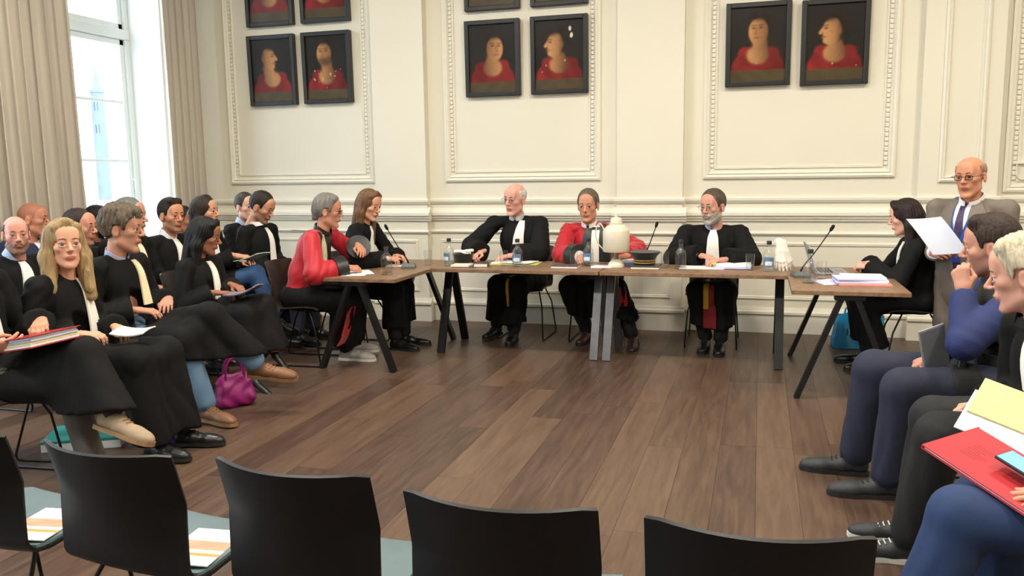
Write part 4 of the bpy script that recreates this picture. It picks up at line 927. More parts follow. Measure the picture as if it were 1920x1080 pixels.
    def shoes(s, m, kind='shoe', solem=None, cols=(1, -1)):
        for q in cols:
            h, k, a, toe = s.leg[q]; t = nrm(np.array(toe, float)) if toe is not None else nrm(V3(q * .15, 1, 0))
            up = V3(0, 0, 1) if abs(t[2]) < .05 else nrm(k - a); z = nrm(up - t * (up @ t)); x = np.cross(t, z); base = a - z * .09 + t * .035
            mw = Matrix(((x[0], t[0], z[0], base[0]), (x[1], t[1], z[1], base[1]), (x[2], t[2], z[2], base[2]), (0, 0, 0, 1)))
            shoe(kind, m, solem or M_sole, mw @ Matrix.Scale(.92 if s.fem else 1.02, 4), s.o)
        return s
    def trousers(s, m, r=(.076, .066, .058), stop=.03, name='trousers', fold=.004):
        F = Fld().ell(s.hip, (.16 * s.bulk, .13, .11), .04)
        for q, (h, k, a, _) in s.leg.items(): F.cap(h, k, r[0], r[1], .03).cap(k, a + nrm(k - a) * stop, r[1], r[2], .025)
        return s.part(name, F, m, .012, fold)
    def socks(s, m, r=.045):
        for q, (h, k, a, _) in s.leg.items(): d = nrm(k - a); MB().tube([a - d * .02, a + d * .04, a + d * .13], [r * .9, r, r * 1.05], 12).obj('sock', m, s.o)
    def finish(s, neck=True):
        F0, P, Q, lips, stub, cap = head(**s.k); hair, hairc, eyes, beard, glasses = s.hairinfo
        X = (P * s.hs) @ s.hr.T + s.h; pig = np.stack([lips, stub * (1.0 if s.stub else 0), cap * (1.0 if s.scalp else 0)], 1)
        b = Fld(); nb, hp = s.nb, s.hip; c = hp + (nb - hp) * .6
        b.cap(hp, c, .07, .07, .03).cap(c, nb + V3(0, -.02, -.12), .07, .055, .03).cap(nb + V3(0, -.01, -.10), s.h + s.hr @ V3(0, -.03, -.09), .046, .041, .03)
        for q in (-1, 1): b.cap(nb + V3(0, -.015, -.12), s.sh[q] + V3(-q * .02, -.01, -.03), .03, .026, .02)
        for q, (S, E, w) in s.arm.items(): b.cap(S + V3(-q * .02, -.01, -.03), E, .026, .028, .02).cap(E, w, .03, .024, .01)
        for q, (h, k, a, _) in s.leg.items(): b.cap(h, k, .06, .046, .02).cap(k, a, .044, .034, .02)
        PB, QB = b.mesh(.019); VS, FS = [X, PB], [Q, QB + len(X)]; n = len(X) + len(PB)
        for p, q in s.skinP: VS.append(p); FS.append(q + n); n += len(p)
        me = raw('body', np.concatenate(VS), np.concatenate(FS), s.tone)
        for i, an in enumerate(('lip_pigment', 'stubble_pigment', 'scalp_pigment')):
            at = me.attributes.new(an, 'FLOAT', 'POINT'); v = np.zeros(n, np.float32); v[:len(X)] = pig[:, i]; at.data.foreach_set('value', v)
        body = link('body', me, s.o)
        HM = Matrix.Translation(s.h) @ Matrix(s.hr.tolist()).to_4x4() @ Matrix.Scale(s.hs, 4)
        for q in (-1, 1): link('eye', eye_obj(eyes), body, mw=HM @ Matrix.Translation((q * .0315, .0775, .0025)) @ Matrix.Rotation(math.radians(-3 * q), 4, 'Z'))
        hm = mat('hair_%d_%d_%d' % hairc, rgb(*hairc), .55, .35, 30, .35, 90, stretch=(2.2, 2.2, .35), spec=.3)
        if hair: p, q = hair_mesh(hair, F0, s.k['wide'], s.fem); link('hair', raw('hair', p, q, hm), s.o, mw=HM)
        bc = hm if hair and hair != 'fringe' and sum(hairc) < 330 else mat('brow_brown', rgb(88, 66, 50), .7, .2, 90)
        eb = MB()
        for q in (-1, 1): eb.tube([(q * .013, .0955, .0265), (q * .03, .0965, .0325), (q * .050, .082, .0265)], [.0032, .0036, .0018] if not s.fem else [.0022, .0026, .0012], 6, smooth_path=1)
        eb.obj('eyebrows', bc, s.o, mw=HM)
        if beard: p, q = beard_mesh(F0, .005); link('beard', raw('beard', p, q, mat('beard_%d_%d_%d' % beard, rgb(*beard), .7, .3, 120, .3, 200)), s.o, mw=HM)
        if glasses:
            gm = mat('glasses_' + glasses, rgb(30, 28, 28) if glasses == 'dark' else rgb(140, 130, 120), .3, metal=.6); w = s.k['wide']; g = MB(); rr = .0018 if glasses == 'dark' else .0013
            for q in (-1, 1):
                L = [(q * .033 + .0215 * math.copysign(abs(math.cos(a)) ** .7, math.cos(a)), .1035 - .004 * abs(math.cos(a)), .001 + .0155 * math.copysign(abs(math.sin(a)) ** .7, math.sin(a))) for a in np.linspace(0, 2 * math.pi, 21)]
                g.tube(L, rr, 6, False); g.tube([(q * .0545, .099, .006), (q * .075 * w, .085, .008), (q * .081 * w, .0, .012), (q * .080 * w, -.018, .004)], rr, 6)
            g.tube([(-.0115, .1035, .005), (0, .1065, .008), (.0115, .1035, .005)], rr, 6); go = g.obj('glasses', gm, s.o, mw=HM)
            for q in (-1, 1): MB().poly([(q * .033 + .0205 * math.cos(a), .101, .001 + .0145 * math.sin(a)) for a in np.linspace(0, 2 * math.pi, 17)[:-1]], (0, .0008, 0)).obj('lens', glass('spectacle_lens', (.97, .97, .97), .7), go)
        return s
    # --- outfits
    def robe(s, m=None, hem=.22, jabot=M_jab, jl=.30, jw=.034, r=(.095, .082, .10), fold=.007, collar=M_shirt, jx=0.0, sleeve=(.056, .064, .062, .078), skirt=True, tail=False, upto=None):
        m = m or M_robe; T = s.torso(.012); F = s.torso(.012); s.sleeves(F, sleeve); s.sf = s.torso(.012)
        if skirt: s.skirt(hem, r, F=F); s.skirt(hem, r, F=s.sf)
        if tail: F.ell(s.hip + V3(0, .03, .0), (.17 * s.bulk, .14, .11), .05)
        if upto: s.skirt(hem, r, F=F, upto=upto)
        s.tf = T; ro = s.part('robe', F, m, .0125, fold, hem=hem if skirt else None, cut=True); s.ro = ro
        if collar: s.collar(collar)
        if jabot: z = s.nb[2] - .05; s.drape('jabot', T, [(z, jx * .2, .022), (z - .06, jx * .4, jw * .8), (z - jl * .6, jx * .8, jw), (z - jl, jx, jw * 1.15)], jabot, ro, ncol=9, pleat=.0035, off=.011)
        return ro
    def lapels(s, m, w=.05, l=.42, gap=.045):
        z = s.nb[2] - .01
        for q in (-1, 1): s.drape('lapel', s.tf, [(z, q * .055, .022), (z - .1, q * (gap + w * .75), w * .8), (z - l * .6, q * (gap + w), w), (z - l, q * (gap + w), w)], m, s.ro, off=.011)
# ------------------------------------------------------------------ the people, one by one
G_L, G_T, G_R = 'audience on the chairs by the window', 'court at the tables', 'audience on the chairs opposite the window'
M_jean = cloth('light_blue_denim', (98, 128, 158)); M_jeanm = cloth('mid_blue_denim', (56, 90, 136)); M_jeand = cloth('dark_blue_denim', (30, 52, 92))
M_grey = cloth('grey_trouser_wool', (80, 76, 72)); M_navy = cloth('navy_trouser_cloth', (32, 36, 56)); M_blk = cloth('black_trouser_cloth', (20, 20, 21))
M_suit = cloth('taupe_suit_wool', (118, 108, 98)); M_nsuit = cloth('navy_suit_wool', (28, 40, 68)); M_nswe = cloth('navy_uniform_knit', (30, 42, 92)); M_vest = cloth('black_vest_nylon', (22, 23, 24))
L_blk = mat('black_leather', rgb(22, 21, 22), .35, .1, 30); L_brn = mat('tan_brown_leather', rgb(122, 82, 52), .5, .15, 25); L_sue = mat('beige_suede', rgb(164, 144, 118), .9, .08, 60)
L_boot = mat('grey_black_boot', rgb(44, 46, 48), .6, .1, 30); L_snk = mat('white_grey_sneaker', rgb(176, 172, 166), .6, .1, 30); M_solew = mat('white_rubber', rgb(214, 210, 202), .6); M_solet = mat('tan_rubber', rgb(150, 116, 78), .6)
M_sock = cloth('charcoal_sock', (36, 38, 42))
def seat(label, p, heading, brown=True, back=.03):
    a = math.radians(heading); chair(label, (p[0] + back * math.cos(a), p[1] + back * math.sin(a)), heading, brown=brown, group='occupied shell chairs')
def lap(P, w=.09, y=.30, z=.66):
    for q in (1, -1):
        if q not in P.arm: P.set_arm(q, (q * w, y, z), (-q * .5, .8, -.25), (0, .15, 1), .4, local=True)
    return P

# --- front row by the window
p = Person('lawyer at the left edge holding a red ring binder, beige shoe in the air', (-3.52, 2.98, 1.17), (-3.55, 2.98), 4, -5, hair='short', hairc=(60, 48, 40), group=G_L)
p.set_leg(1, (-3.06, 3.03, .50), (-2.99, 3.06, .12), p.dloc((1, .1, 0))).set_leg(-1, (-3.0, 3.07, .64), (-2.83, 3.03, .39), p.dloc((.95, .0, -.22)))
p.set_arm(1, (-3.30, 2.90, .70), (-.2, .95, .1), (.8, 0, -.5), .5).set_arm(-1, (-3.25, 3.08, .77), (.75, .6, -.1), (0, -.1, 1), .7)
p.robe(hem=.40, jl=.34); p.trousers(M_grey, stop=.05); p.socks(M_sock); p.shoes(L_sue, solem=M_solet); p.finish(); seat('chair under the lawyer with the red ring binder', (-3.55, 2.98), 4)
t = thing('ring_binder', 'red ring binder packed with coloured sheets on the lap at the left edge', 'binder', (-3.17, 2.99, .715), math.radians(-14)); t.rotation_euler = (.05, -.18, math.radians(-14))
MB().box((-.15, -.12, -.02), (.15, .12, -.016), .001).box((-.15, -.12, .03), (.15, .12, .034), .001).box((-.154, -.12, -.02), (-.15, .12, .034), .001).obj('binder_cover', mat('red_binder', rgb(176, 34, 44), .4), t)
for k, c in enumerate((M_paper, M_yellow, M_lil, M_paper)): MB().box((-.145, -.115 + .003 * k, -.014 + k * .011), (.138 - .006 * (k % 2), .11, -.0045 + k * .011)).obj('sheet_block', c, t)

p = Person('blonde woman in black robe looking up towards the camera, white jabot', (-3.44, 3.46, 1.115), (-3.50, 3.50), 8, -33, pitch=4, fem=True, hs=.98, tone=(226, 170, 142), hair='wavy', hairc=(160, 134, 94), eyes='blue', group=G_L)
p.set_leg(1, (-3.05, 3.46, .52), (-3.0, 3.47, .1)).set_leg(-1, (-3.05, 3.68, .52), (-2.98, 3.68, .1))
p.set_arm(1, (-3.28, 3.42, .655), (-.3, .95, -.1), (.2, 0, 1), .5).set_arm(-1, (-3.22, 3.56, .66), (.5, .8, -.1), (0, 0, 1), .6)
p.robe(hem=.10, jl=.30, jw=.04, collar=None, jx=-.01); p.trousers(M_blk); p.shoes(L_blk); p.finish(); seat('chair under the blonde woman', (-3.5, 3.5), 8)
def held(name, label, cat, P, u, v, m, th=.006, bend=0.0, par=None):
    """a sheet of paper: centre, half-edge vectors"""
    P, u, v = V3(*P), V3(*u), V3(*v); n = nrm(np.cross(u, v)); t = thing(name, label, cat, (P[0], P[1], P[2]))
    MB().sheet(lambda a, b: (2 * a - 1) * u + (2 * b - 1) * v + n * bend * ((2 * a - 1) ** 2 + .5 * math.sin(3 * b)), 8, 8, th).obj('sheet', m, t); return t
t = held('paper_sheets', 'folded white papers in the hands of the blonde woman', 'papers', (-3.12, 3.53, .655), (.085, .02, .0), (-.02, .075, .005), M_paper, .006, .012)

p = Person('grey-brown tousle-haired man in profile, robe over jeans, legs crossed', (-3.655, 4.115, 1.15), (-3.68, 4.15), 2, 22, pitch=-3, hs=1.06, jaw=1.06, tone=(196, 142, 118), hair='tousled', hairc=(96, 84, 70), group=G_L)
p.set_leg(1, (-3.22, 4.04, .5), (-3.14, 4.10, .1), p.dloc((1, -.25, 0))).set_leg(-1, (-3.13, 4.18, .63), (-2.93, 4.33, .32), p.dloc((.95, .25, -.1)))
p.set_arm(1, (-3.50, 4.08, .665), (-.45, .85, -.15), (.1, .1, 1), .35).set_arm(-1, (-3.46, 4.22, .70), (.8, .5, -.1), (0, .1, 1), .4)
p.robe(hem=.40, jabot=M_jabc, jl=.27, collar=M_bshirt); p.trousers(M_jean, r=(.07, .066, .066)); p.socks(M_sock); p.shoes(L_brn, solem=M_solet); p.finish(); seat('chair under the tousle-haired man in jeans', (-3.68, 4.15), 2)

p = Person('long black-haired woman in profile reading papers, black robe to the ankle', (-3.69, 4.93, 1.045), (-3.76, 4.92), 2, 20, pitch=-12, fem=True, hs=.96, tone=(158, 104, 78), hair='longer', hairc=(22, 18, 18), group=G_L)
p.set_leg(1, (-3.33, 4.84, .52), (-3.28, 4.80, .1), p.dloc((1, -.1, -.25))).set_leg(-1, (-3.30, 4.99, .56), (-3.20, 4.95, .26), p.dloc((.9, -.1, -.45)))
p.set_arm(1, (-3.50, 4.84, .665), (-.45, .85, -.1), (.1, 0, 1), .5).set_arm(-1, (-3.47, 4.96, .69), (.4, .85, -.15), (0, 0, 1), .5)
p.robe(hem=.26, jabot=M_jab, jl=.34, collar=None, jx=.0); p.trousers(M_blk, r=(.08, .06, .045), stop=.1); p.shoes(L_blk, 'heel'); p.finish(); seat('chair under the long black-haired woman', (-3.76, 4.92), 2)
held('paper_sheets', 'dark printed papers with white edges on the lap of the black-haired woman', 'papers', (-3.37, 4.88, .665), (.12, .0, .03), (-.01, .08, .0), mat('dark_print_paper', rgb(120, 118, 134), .6, .3, 40), .008, .02)

# --- second row by the window
p = Person('bald bearded man looking at the camera behind the blonde woman', (-4.58, 4.22, 1.10), (-4.62, 4.22), 0, -36, hs=.93, tone=(226, 160, 142), hair='fringe', hairc=(120, 96, 84), stub=True, eyes='blue', beard=(150, 110, 92), group=G_L)
lap(p).sit().robe(jl=.28, collar=M_bshirt, jw=.045, jx=.02); p.trousers(M_blk); p.shoes(L_blk); p.finish(); seat('chair under the bald bearded man', (-4.62, 4.22), 0)
p = Person('man with glasses and open white shirt behind the blonde woman', (-4.54, 4.71, 1.115), (-4.60, 4.71), 0, 12, hs=1.0, tone=(214, 150, 126), hair='short_recede', hairc=(48, 38, 32), stub=True, glasses='metal', group=G_L)
lap(p).sit().robe(jl=.3, jw=.06, jx=.01); p.trousers(M_blk); p.shoes(L_blk); p.finish(); seat('chair under the man with glasses and white shirt', (-4.6, 4.71), 0)
p = Person('grey-haired man half hidden behind the tousle-haired man', (-4.46, 5.11, 1.17), (-4.5, 5.13), 0, 18, hs=1.03, tone=(198, 144, 124), hair='short', hairc=(112, 112, 112), group=G_L)
lap(p).sit().robe(jl=.27, jabot=M_jabc); p.trousers(M_blk); p.shoes(L_blk); p.finish(); seat('chair under the half-hidden grey-haired man', (-4.5, 5.13), 0)
p = Person('young man with dark quiff and stubble before the bright window', (-4.47, 5.57, 1.15), (-4.53, 5.57), 0, -14, hs=1.0, tone=(206, 144, 112), hair='quiff', hairc=(34, 26, 22), stub=True, group=G_L)
lap(p).sit().robe(jl=.3, jw=.04); p.trousers(M_blk); p.shoes(L_blk); p.finish(); seat('chair under the young man with the quiff', (-4.53, 5.57), 0)
p = Person('man with swept-back long dark hair and jeans holding a green-edged paper', (-4.45, 5.97, 1.16), (-4.48, 5.97), 0, 8, pitch=4, hs=1.0, tone=(212, 158, 130), hair='shoulder_m', hairc=(46, 36, 30), stub=True, group=G_L)
p.set_leg(1, (-3.97, 5.93, .66), (-3.83, 5.95, .31), p.dloc((.95, .0, -.3))).set_leg(-1, (-4.03, 6.08, .5), (-3.98, 6.15, .1))
p.set_arm(1, (-4.09, 5.93, .80), (-.25, .95, -.15), (.1, 0, 1), .4).set_arm(-1, (-4.14, 6.08, .74), (.3, .9, 0), (0, 0, 1), .5)
p.robe(skirt=False, tail=True, upto=.62, jl=.27); p.trousers(M_jeanm, r=(.075, .072, .06)); p.shoes(L_blk, 'boot'); p.finish(); seat('chair under the man with swept-back hair', (-4.48, 5.97), 0)
held('paper_sheets', 'white paper with a green edge resting on a denim knee', 'papers', (-3.98, 5.90, .79), (.13, -.02, .035), (.03, .07, .0), mat('green_edge_paper', rgb(206, 222, 204), .7, .06, 8), .005, .01)
p = Person('short dark-haired man in robe looking down beside the panelled wall', (-4.16, 6.36, 1.185), (-4.24, 6.40), -4, 2, pitch=-22, hs=1.02, tone=(202, 146, 118), hair='short', hairc=(40, 31, 26), stub=True, group=G_L)
p.set_leg(1, (-3.82, 6.30, .5), (-3.82, 6.28, .1)).set_leg(-1, (-3.82, 6.52, .5), (-3.80, 6.52, .1))
p.set_arm(1, (-4.02, 6.33, .65), (-.45, .85, -.2), (.1, 0, 1), .6).set_arm(-1, (-4.0, 6.42, .66), (.5, .8, -.2), (0, 0, 1), .6)
p.robe(hem=.5, jl=.33, jw=.038); p.trousers(M_navy); p.shoes(L_blk); p.finish(); seat('chair under the man looking down', (-4.24, 6.4), -4)
# --- third row by the window
p = Person('bald clean-shaven man in navy suit in front of the curtain', (-5.30, 5.05, 1.15), (-5.33, 5.05), 0, 24, hs=.98, jaw=1.06, wide=1.04, tone=(204, 138, 110), hair=None, hairc=(90, 70, 60), group=G_L, scalp=True)
lap(p).sit(); F = p.torso(.008); p.sleeves(F, (.07, .068, .062, .056)); p.tf = F; p.ro = p.part('jacket', F, M_nsuit, .014, .004, cut=True); p.collar(M_shirt); p.drape('shirt_front', p.torso(.008), [(p.nb[2] - .04, 0, .03), (p.nb[2] - .22, 0, .005)], M_shirt, p.ro); p.trousers(M_nsuit); p.shoes(L_blk); p.finish(); seat('chair under the bald man in the navy suit', (-5.33, 5.05), 0)
p = Person('dark-haired bearded man mostly hidden behind the tousled grey-brown head', (-5.23, 5.63, 1.10), (-5.25, 5.63), 0, 26, hs=.98, tone=(134, 92, 70), hair='short', hairc=(18, 15, 15), beard=(28, 22, 20), group=G_L)
lap(p).sit().robe(jabot=None, collar=M_blk); p.trousers(M_blk); p.shoes(L_blk); p.finish(); seat('chair under the hidden bearded man', (-5.25, 5.63), 0)
p = Person('dark-haired man peeking out behind the young man with the quiff', (-5.08, 6.50, 1.06), (-5.1, 6.52), 0, 10, hs=.98, tone=(178, 118, 92), hair='short', hairc=(30, 24, 22), group=G_L)
lap(p).sit().robe(jl=.25); p.trousers(M_blk); p.shoes(L_blk); p.finish(); seat('chair under the peeking dark-haired man', (-5.1, 6.52), 0)
p = Person('man half hidden behind the short-haired man who looks down', (-4.62, 6.80, 1.17), (-4.66, 6.84), 0, -20, hs=1.0, tone=(222, 172, 150), hair='short', hairc=(62, 52, 46), group=G_L)
lap(p).sit().robe(jl=.25, collar=M_bshirt); p.trousers(M_navy); p.shoes(L_blk); p.finish(); seat('chair under the man behind the one looking down', (-4.66, 6.84), 0)

# --- the court
def under_skirt(p, hem, m=M_robe, r=(.1, .085, .11), name='robe_skirt', fold=.008): return p.part(name, p.skirt(hem, r), m, .013, fold, hem=hem)
p = Person('grey-haired man with glasses in crimson robe writing at the side table', (-3.22, 5.82, 1.175), (-3.46, 5.72), 4, 18, pitch=-4, hs=.97, jaw=1.04, tone=(196, 138, 112), hair='swept', hairc=(120, 116, 110), glasses='dark', beard=None, group=G_T)
p.set_leg(1, (-3.04, 5.66, .50), (-3.12, 5.83, .09), p.dloc((1, .05, 0))).set_leg(-1, (-3.02, 5.84, .50), (-3.20, 6.02, .11), p.dloc((1, .3, -.0)))
p.set_arm(1, (-2.985, 5.74, .745), (-.45, .9, -.15), (.45, 0, .9), .75, pole=(.8, -.3, -.6), thumb=.9).set_arm(-1, (-3.02, 5.95, .88), (.75, .55, -.25), (-.1, .3, .9), .35, pole=(-.9, -.2, -.6))
p.robe(M_red, skirt=False, tail=True, jabot=None, collar=None, fold=.009, sleeve=(.062, .078, .074, .088)); p.lapels(M_satin, .035, .42, .03)
p.drape('jabot', p.tf, [(p.nb[2] - .05, 0, .02), (p.nb[2] - .14, 0, .03), (p.nb[2] - .34, 0, .042)], mat('cream_silk_jabot', rgb(214, 202, 164), .6, .12, 14), p.ro, off=.009, pleat=.003, ncol=9)
for q in (1, -1): p.cuff(q, M_satin, .098, .09, p.ro, back=.012)
sk = under_skirt(p, .14, r=(.1, .09, .13)); p.drape('red_lining', p.skirt(.14, (.1, .09, .13)), [(.46, .10, .03), (.3, .13, .05), (.17, .14, .07)], M_red, sk)
p.collar(M_satin, .07, .05); p.trousers(M_blk); p.shoes(L_snk, solem=M_solew); p.finish(); seat('dark brown chair under the grey-haired man in crimson', (-3.46, 5.72), 4)
p = Person('long brown-haired woman in black robe at the side table, white jabot', (-3.13, 6.36, 1.20), (-3.36, 6.38), 0, -14, pitch=-12, fem=True, hs=.97, tone=(216, 160, 134), hair='longer', hairc=(110, 80, 56), group=G_T)
p.set_arm(1, (-2.92, 6.30, .76), (-.3, .9, -.05), (.3, 0, .9), .55, pole=(.9, -.3, -.6)).set_arm(-1, (-2.87, 6.40, .77), (.45, .85, .0), (-.3, 0, .9), .45, pole=(-.9, -.3, -.6))
p.sit(.46, .46).robe(hem=.2, jl=.28, jw=.036, collar=None); p.trousers(M_blk, r=(.085, .065, .05)); p.shoes(L_blk); p.finish(); seat('chair under the long brown-haired woman', (-3.36, 6.38), 0)
p = Person('bald judge with glasses in wide black robe, head turned aside', (-2.05, 7.0, 1.225), (-1.98, 7.13), -90, -108, pitch=-5, tilt=-5, hs=1.05, wide=1.02, jaw=1.06, tone=(222, 166, 148), hair='fringe', hairc=(206, 200, 194), glasses='metal', bulk=1.14, eyes='blue', group=G_T)
p.set_leg(1, (-2.14, 6.76, .5), (-2.24, 7.02, .1)).set_leg(-1, (-1.95, 6.72, .5), (-2.03, 6.84, .09), (-.1, 1, 0))
p.set_arm(1, (-2.31, 6.72, .765), (.25, .9, -.2), (.35, 0, .9), .85, pole=(1, -.5, -.4), thumb=.9).set_arm(-1, (-2.05, 6.70, .755), (.75, .6, -.1), (0, 0, 1), .5, pole=(-1.1, -.3, -.5))
p.robe(hem=.16, jl=.24, jw=.045, fold=.008, collar=mat('pale_grey_shirt', rgb(196, 198, 206), .7), jx=.03, sleeve=(.066, .088, .08, .095)); p.drape('yellow_ribbon', p.sf, [(.58, .05, .014), (.5, .045, .014), (.33, .05, .012)], mat('ochre_ribbon', rgb(190, 150, 40), .5, .1, 20), p.ro, off=.012)
p.trousers(M_blk); p.shoes(L_blk); p.finish(); seat('chair under the bald judge', (-1.98, 7.13), -90)
p = Person('grey-brown haired judge in crimson robe with green-black lapels', (-1.41, 7.04, 1.165), (-1.34, 7.15), -90, -92, pitch=-5, hs=1.05, jaw=1.0, wide=1.0, tone=(204, 146, 118), hair='short', hairc=(98, 88, 76), group=G_T)
p.set_leg(1, (-1.50, 6.74, .5), (-1.41, 7.0, .09), (.1, 1, 0)).set_leg(-1, (-1.13, 6.76, .5), (-1.00, 6.86, .09), (-.05, 1, -.1))
p.set_arm(1, (-1.40, 6.66, .75), (-.25, .95, -.2), (.5, 0, .9), .7, pole=(1, -.4, -.4), thumb=.9).set_arm(-1, (-1.08, 6.74, .76), (.6, .8, -.1), (0, 0, 1), .5, pole=(-1, -.3, -.5))
p.robe(M_red, skirt=False, tail=True, jabot=None, fold=.009, sleeve=(.062, .08, .075, .09)); p.lapels(mat('black_green_satin', rgb(38, 44, 40), .42, .12, 12), .045, .44, .035)
p.drape('shirt_front', p.tf, [(p.nb[2] - .035, 0, .03), (p.nb[2] - .2, 0, .04), (p.nb[2] - .4, 0, .045)], M_jab, p.ro, off=.004, pleat=.002, ncol=9)
p.drape('bow_tie', p.tf, [(p.nb[2] - .048, 0, .035), (p.nb[2] - .068, 0, .035)], M_satin, p.ro, off=.012)
p.cuff(1, MATS['black_green_satin'], .104, .09, p.ro, back=.01); p.cuff(1, M_shirt, .05, .03, p.ro, 'shirt_cuff', 0)
sk = under_skirt(p, .24, r=(.1, .09, .11)); p.drape('red_lining', p.skirt(.24, (.1, .09, .11)), [(.52, -.27, .03), (.36, -.29, .04)], M_red, sk)
p.trousers(M_blk); p.shoes(mat('oxblood_leather', rgb(58, 34, 32), .35, .1, 20)); p.finish(); seat('chair under the judge in crimson', (-1.34, 7.15), -90)
p = Person('bearded judge with glasses in wide black robe, arms folded on papers', (-.37, 7.02, 1.155), (-.36, 7.13), -90, -120, pitch=-4, hs=1.06, wide=1.06, jaw=1.08, tone=(212, 154, 134), hair='short', hairc=(84, 72, 62), glasses='metal', beard=(168, 160, 152), bulk=1.17, eyes='blue', group=G_T)
p.set_leg(1, (-.46, 6.74, .5), (-.40, 6.88, .09), (.05, 1, 0)).set_leg(-1, (-.24, 6.74, .5), (-.28, 6.82, .09), (0, 1, 0))
p.set_arm(1, (-.40, 6.72, .775), (-.75, .6, -.1), (0, .1, 1), .4, pole=(1.1, -.3, -.5)).set_arm(-1, (-.30, 6.68, .752), (.75, .6, -.05), (0, 0, 1), .35, pole=(-1.1, -.3, -.5))
p.robe(hem=.2, jl=.33, jw=.052, fold=.008, collar=M_bshirt, sleeve=(.066, .088, .08, .095)); p.drape('yellow_ribbon', p.sf, [(.58, .03, .02), (.5, .03, .02), (.36, .03, .02)], MATS['ochre_ribbon'], p.ro, off=.012)
p.drape('red_ribbon', p.sf, [(.58, -.012, .02), (.42, -.012, .02), (.36, .0, .05), (.2, .0, .05)], mat('dark_red_ribbon', rgb(128, 18, 26), .55, .1, 20), p.ro, off=.009)
S_, E_, w_ = p.arm[1]; d_ = nrm(w_ - E_); MB().tube([w_ - d_ * .012, w_ + d_ * .012], .031, 16).obj('wristwatch', mat('dark_watch', rgb(40, 40, 38), .35, metal=.5), p.o)
p.trousers(M_blk); p.shoes(L_blk); p.finish(); seat('chair under the bearded judge', (-.36, 7.13), -90)
p = Person('long dark-haired woman in black robe in left-facing profile at the laptop table', (.99, 6.46, 1.10), (1.14, 6.46), 180, 172, pitch=-10, fem=True, hs=.95, tone=(222, 168, 148), hair='longer', hairc=(40, 28, 26), group=G_T)
p.set_leg(1, (.72, 6.58, .5), (.80, 6.6, .09)).set_leg(-1, (.72, 6.36, .5), (.84, 6.36, .09))
p.set_arm(1, (.72, 6.47, .765), (-.55, .8, 0), (.4, 0, .9), .75, pole=(.8, -.3, -.7)).set_arm(-1, (.71, 6.40, .755), (.45, .85, 0), (-.4, 0, .9), .7, pole=(-.8, -.3, -.7))
p.robe(hem=.2, jl=.30, jw=.03, collar=None); p.trousers(M_blk, r=(.085, .065, .05)); p.shoes(L_blk); p.finish(); seat('chair under the dark-haired woman at the laptop', (1.14, 6.46), 180, brown=False)

# --- the standing man
p = Person('bald standing man in taupe suit, blue lanyard and patterned tie, reading a paper', (1.315, 6.12, 1.385), (1.35, 6.22), -122, -124, pitch=-3, tilt=2, hs=1.0, wide=1.08, jaw=1.1, tone=(206, 142, 112), hair='fringe', hairc=(150, 120, 104), glasses='dark', hipz=.74, bulk=1.18, group=None)
p.set_leg(1, (.10, .02, .40), (.11, .0, .09), None, True).set_leg(-1, (-.10, .03, .40), (-.11, .03, .09), None, True)
p.set_arm(1, (1.11, 5.93, .905), (-.65, .7, .1), (.6, .3, .4), .7, pole=(.25, -1, -.5), thumb=.9).set_arm(-1, (1.27, 5.92, .915), (.7, .6, .1), (-.6, .3, .5), .6, pole=(-.3, -1, -.5), thumb=.9)
F = p.torso(.008).cap(p.hip + V3(0, 0, .02), p.hip + V3(0, -.01, -.12), .175, .185, .06, 1, (1.1, .8, 1)); T = F; F2 = p.torso(.008).cap(p.hip + V3(0, 0, .02), p.hip + V3(0, -.01, -.12), .175, .185, .06, 1, (1.1, .8, 1)); p.sleeves(F2, (.062, .07, .066, .058), .03)
p.ro = p.part('jacket', F2, M_suit, .0125, .004, cut=True); p.tf = T; z = p.nb[2]
p.drape('shirt_front', T, [(z - .02, 0, .045), (z - .15, 0, .06), (z - .34, .01, .04), (z - .52, .02, .008)], M_shirt, p.ro, off=.003, ncol=8)
p.drape('tie', T, [(z - .045, 0, .022), (z - .075, 0, .016), (z - .25, .005, .03), (z - .46, .01, .04), (z - .54, .01, .012)], mat('patterned_tie', rgb(60, 40, 84), .5, .75, 90), p.ro, off=.009, th=.006)
for q in (-1, 1):
    p.drape('lapel', T, [(z - .005, q * .065, .02), (z - .10, q * .095, .042), (z - .19, q * .10, .050), (z - .36, q * .06, .032), (z - .50, q * .032, .012)], M_suit, p.ro, off=.016, th=.012)
    p.drape('lanyard', T, [(z - .0, q * .06, .008), (z - .15, q * .055, .008), (z - .34, q * .012 + .01, .008)], mat('blue_lanyard', rgb(36, 74, 170), .5), p.ro, off=.014)
p.drape('badge', T, [(z - .33, .01, .035), (z - .43, .01, .035)], MATS['blue_lanyard'], p.ro, off=.016)
p.drape('jacket_pocket', T, [(z - .47, -.13, .05), (z - .51, -.13, .05)], M_suit, p.ro, off=.006)
for q in (1, -1): p.cuff(q, M_shirt, .045, .02, p.ro, 'shirt_cuff', .015)
p.collar(M_shirt, .074, .05); p.trousers(M_suit, r=(.1, .085, .075)); p.shoes(L_blk); p.finish()
held('paper_sheet', 'white printed sheet held up by the standing man', 'papers', (1.087, 5.885, 1.012), (.105, .02, .007), (-.08, .02, .112), mat('cool_white_paper', rgb(208, 214, 232), .7, .03, 6), .002, .022)

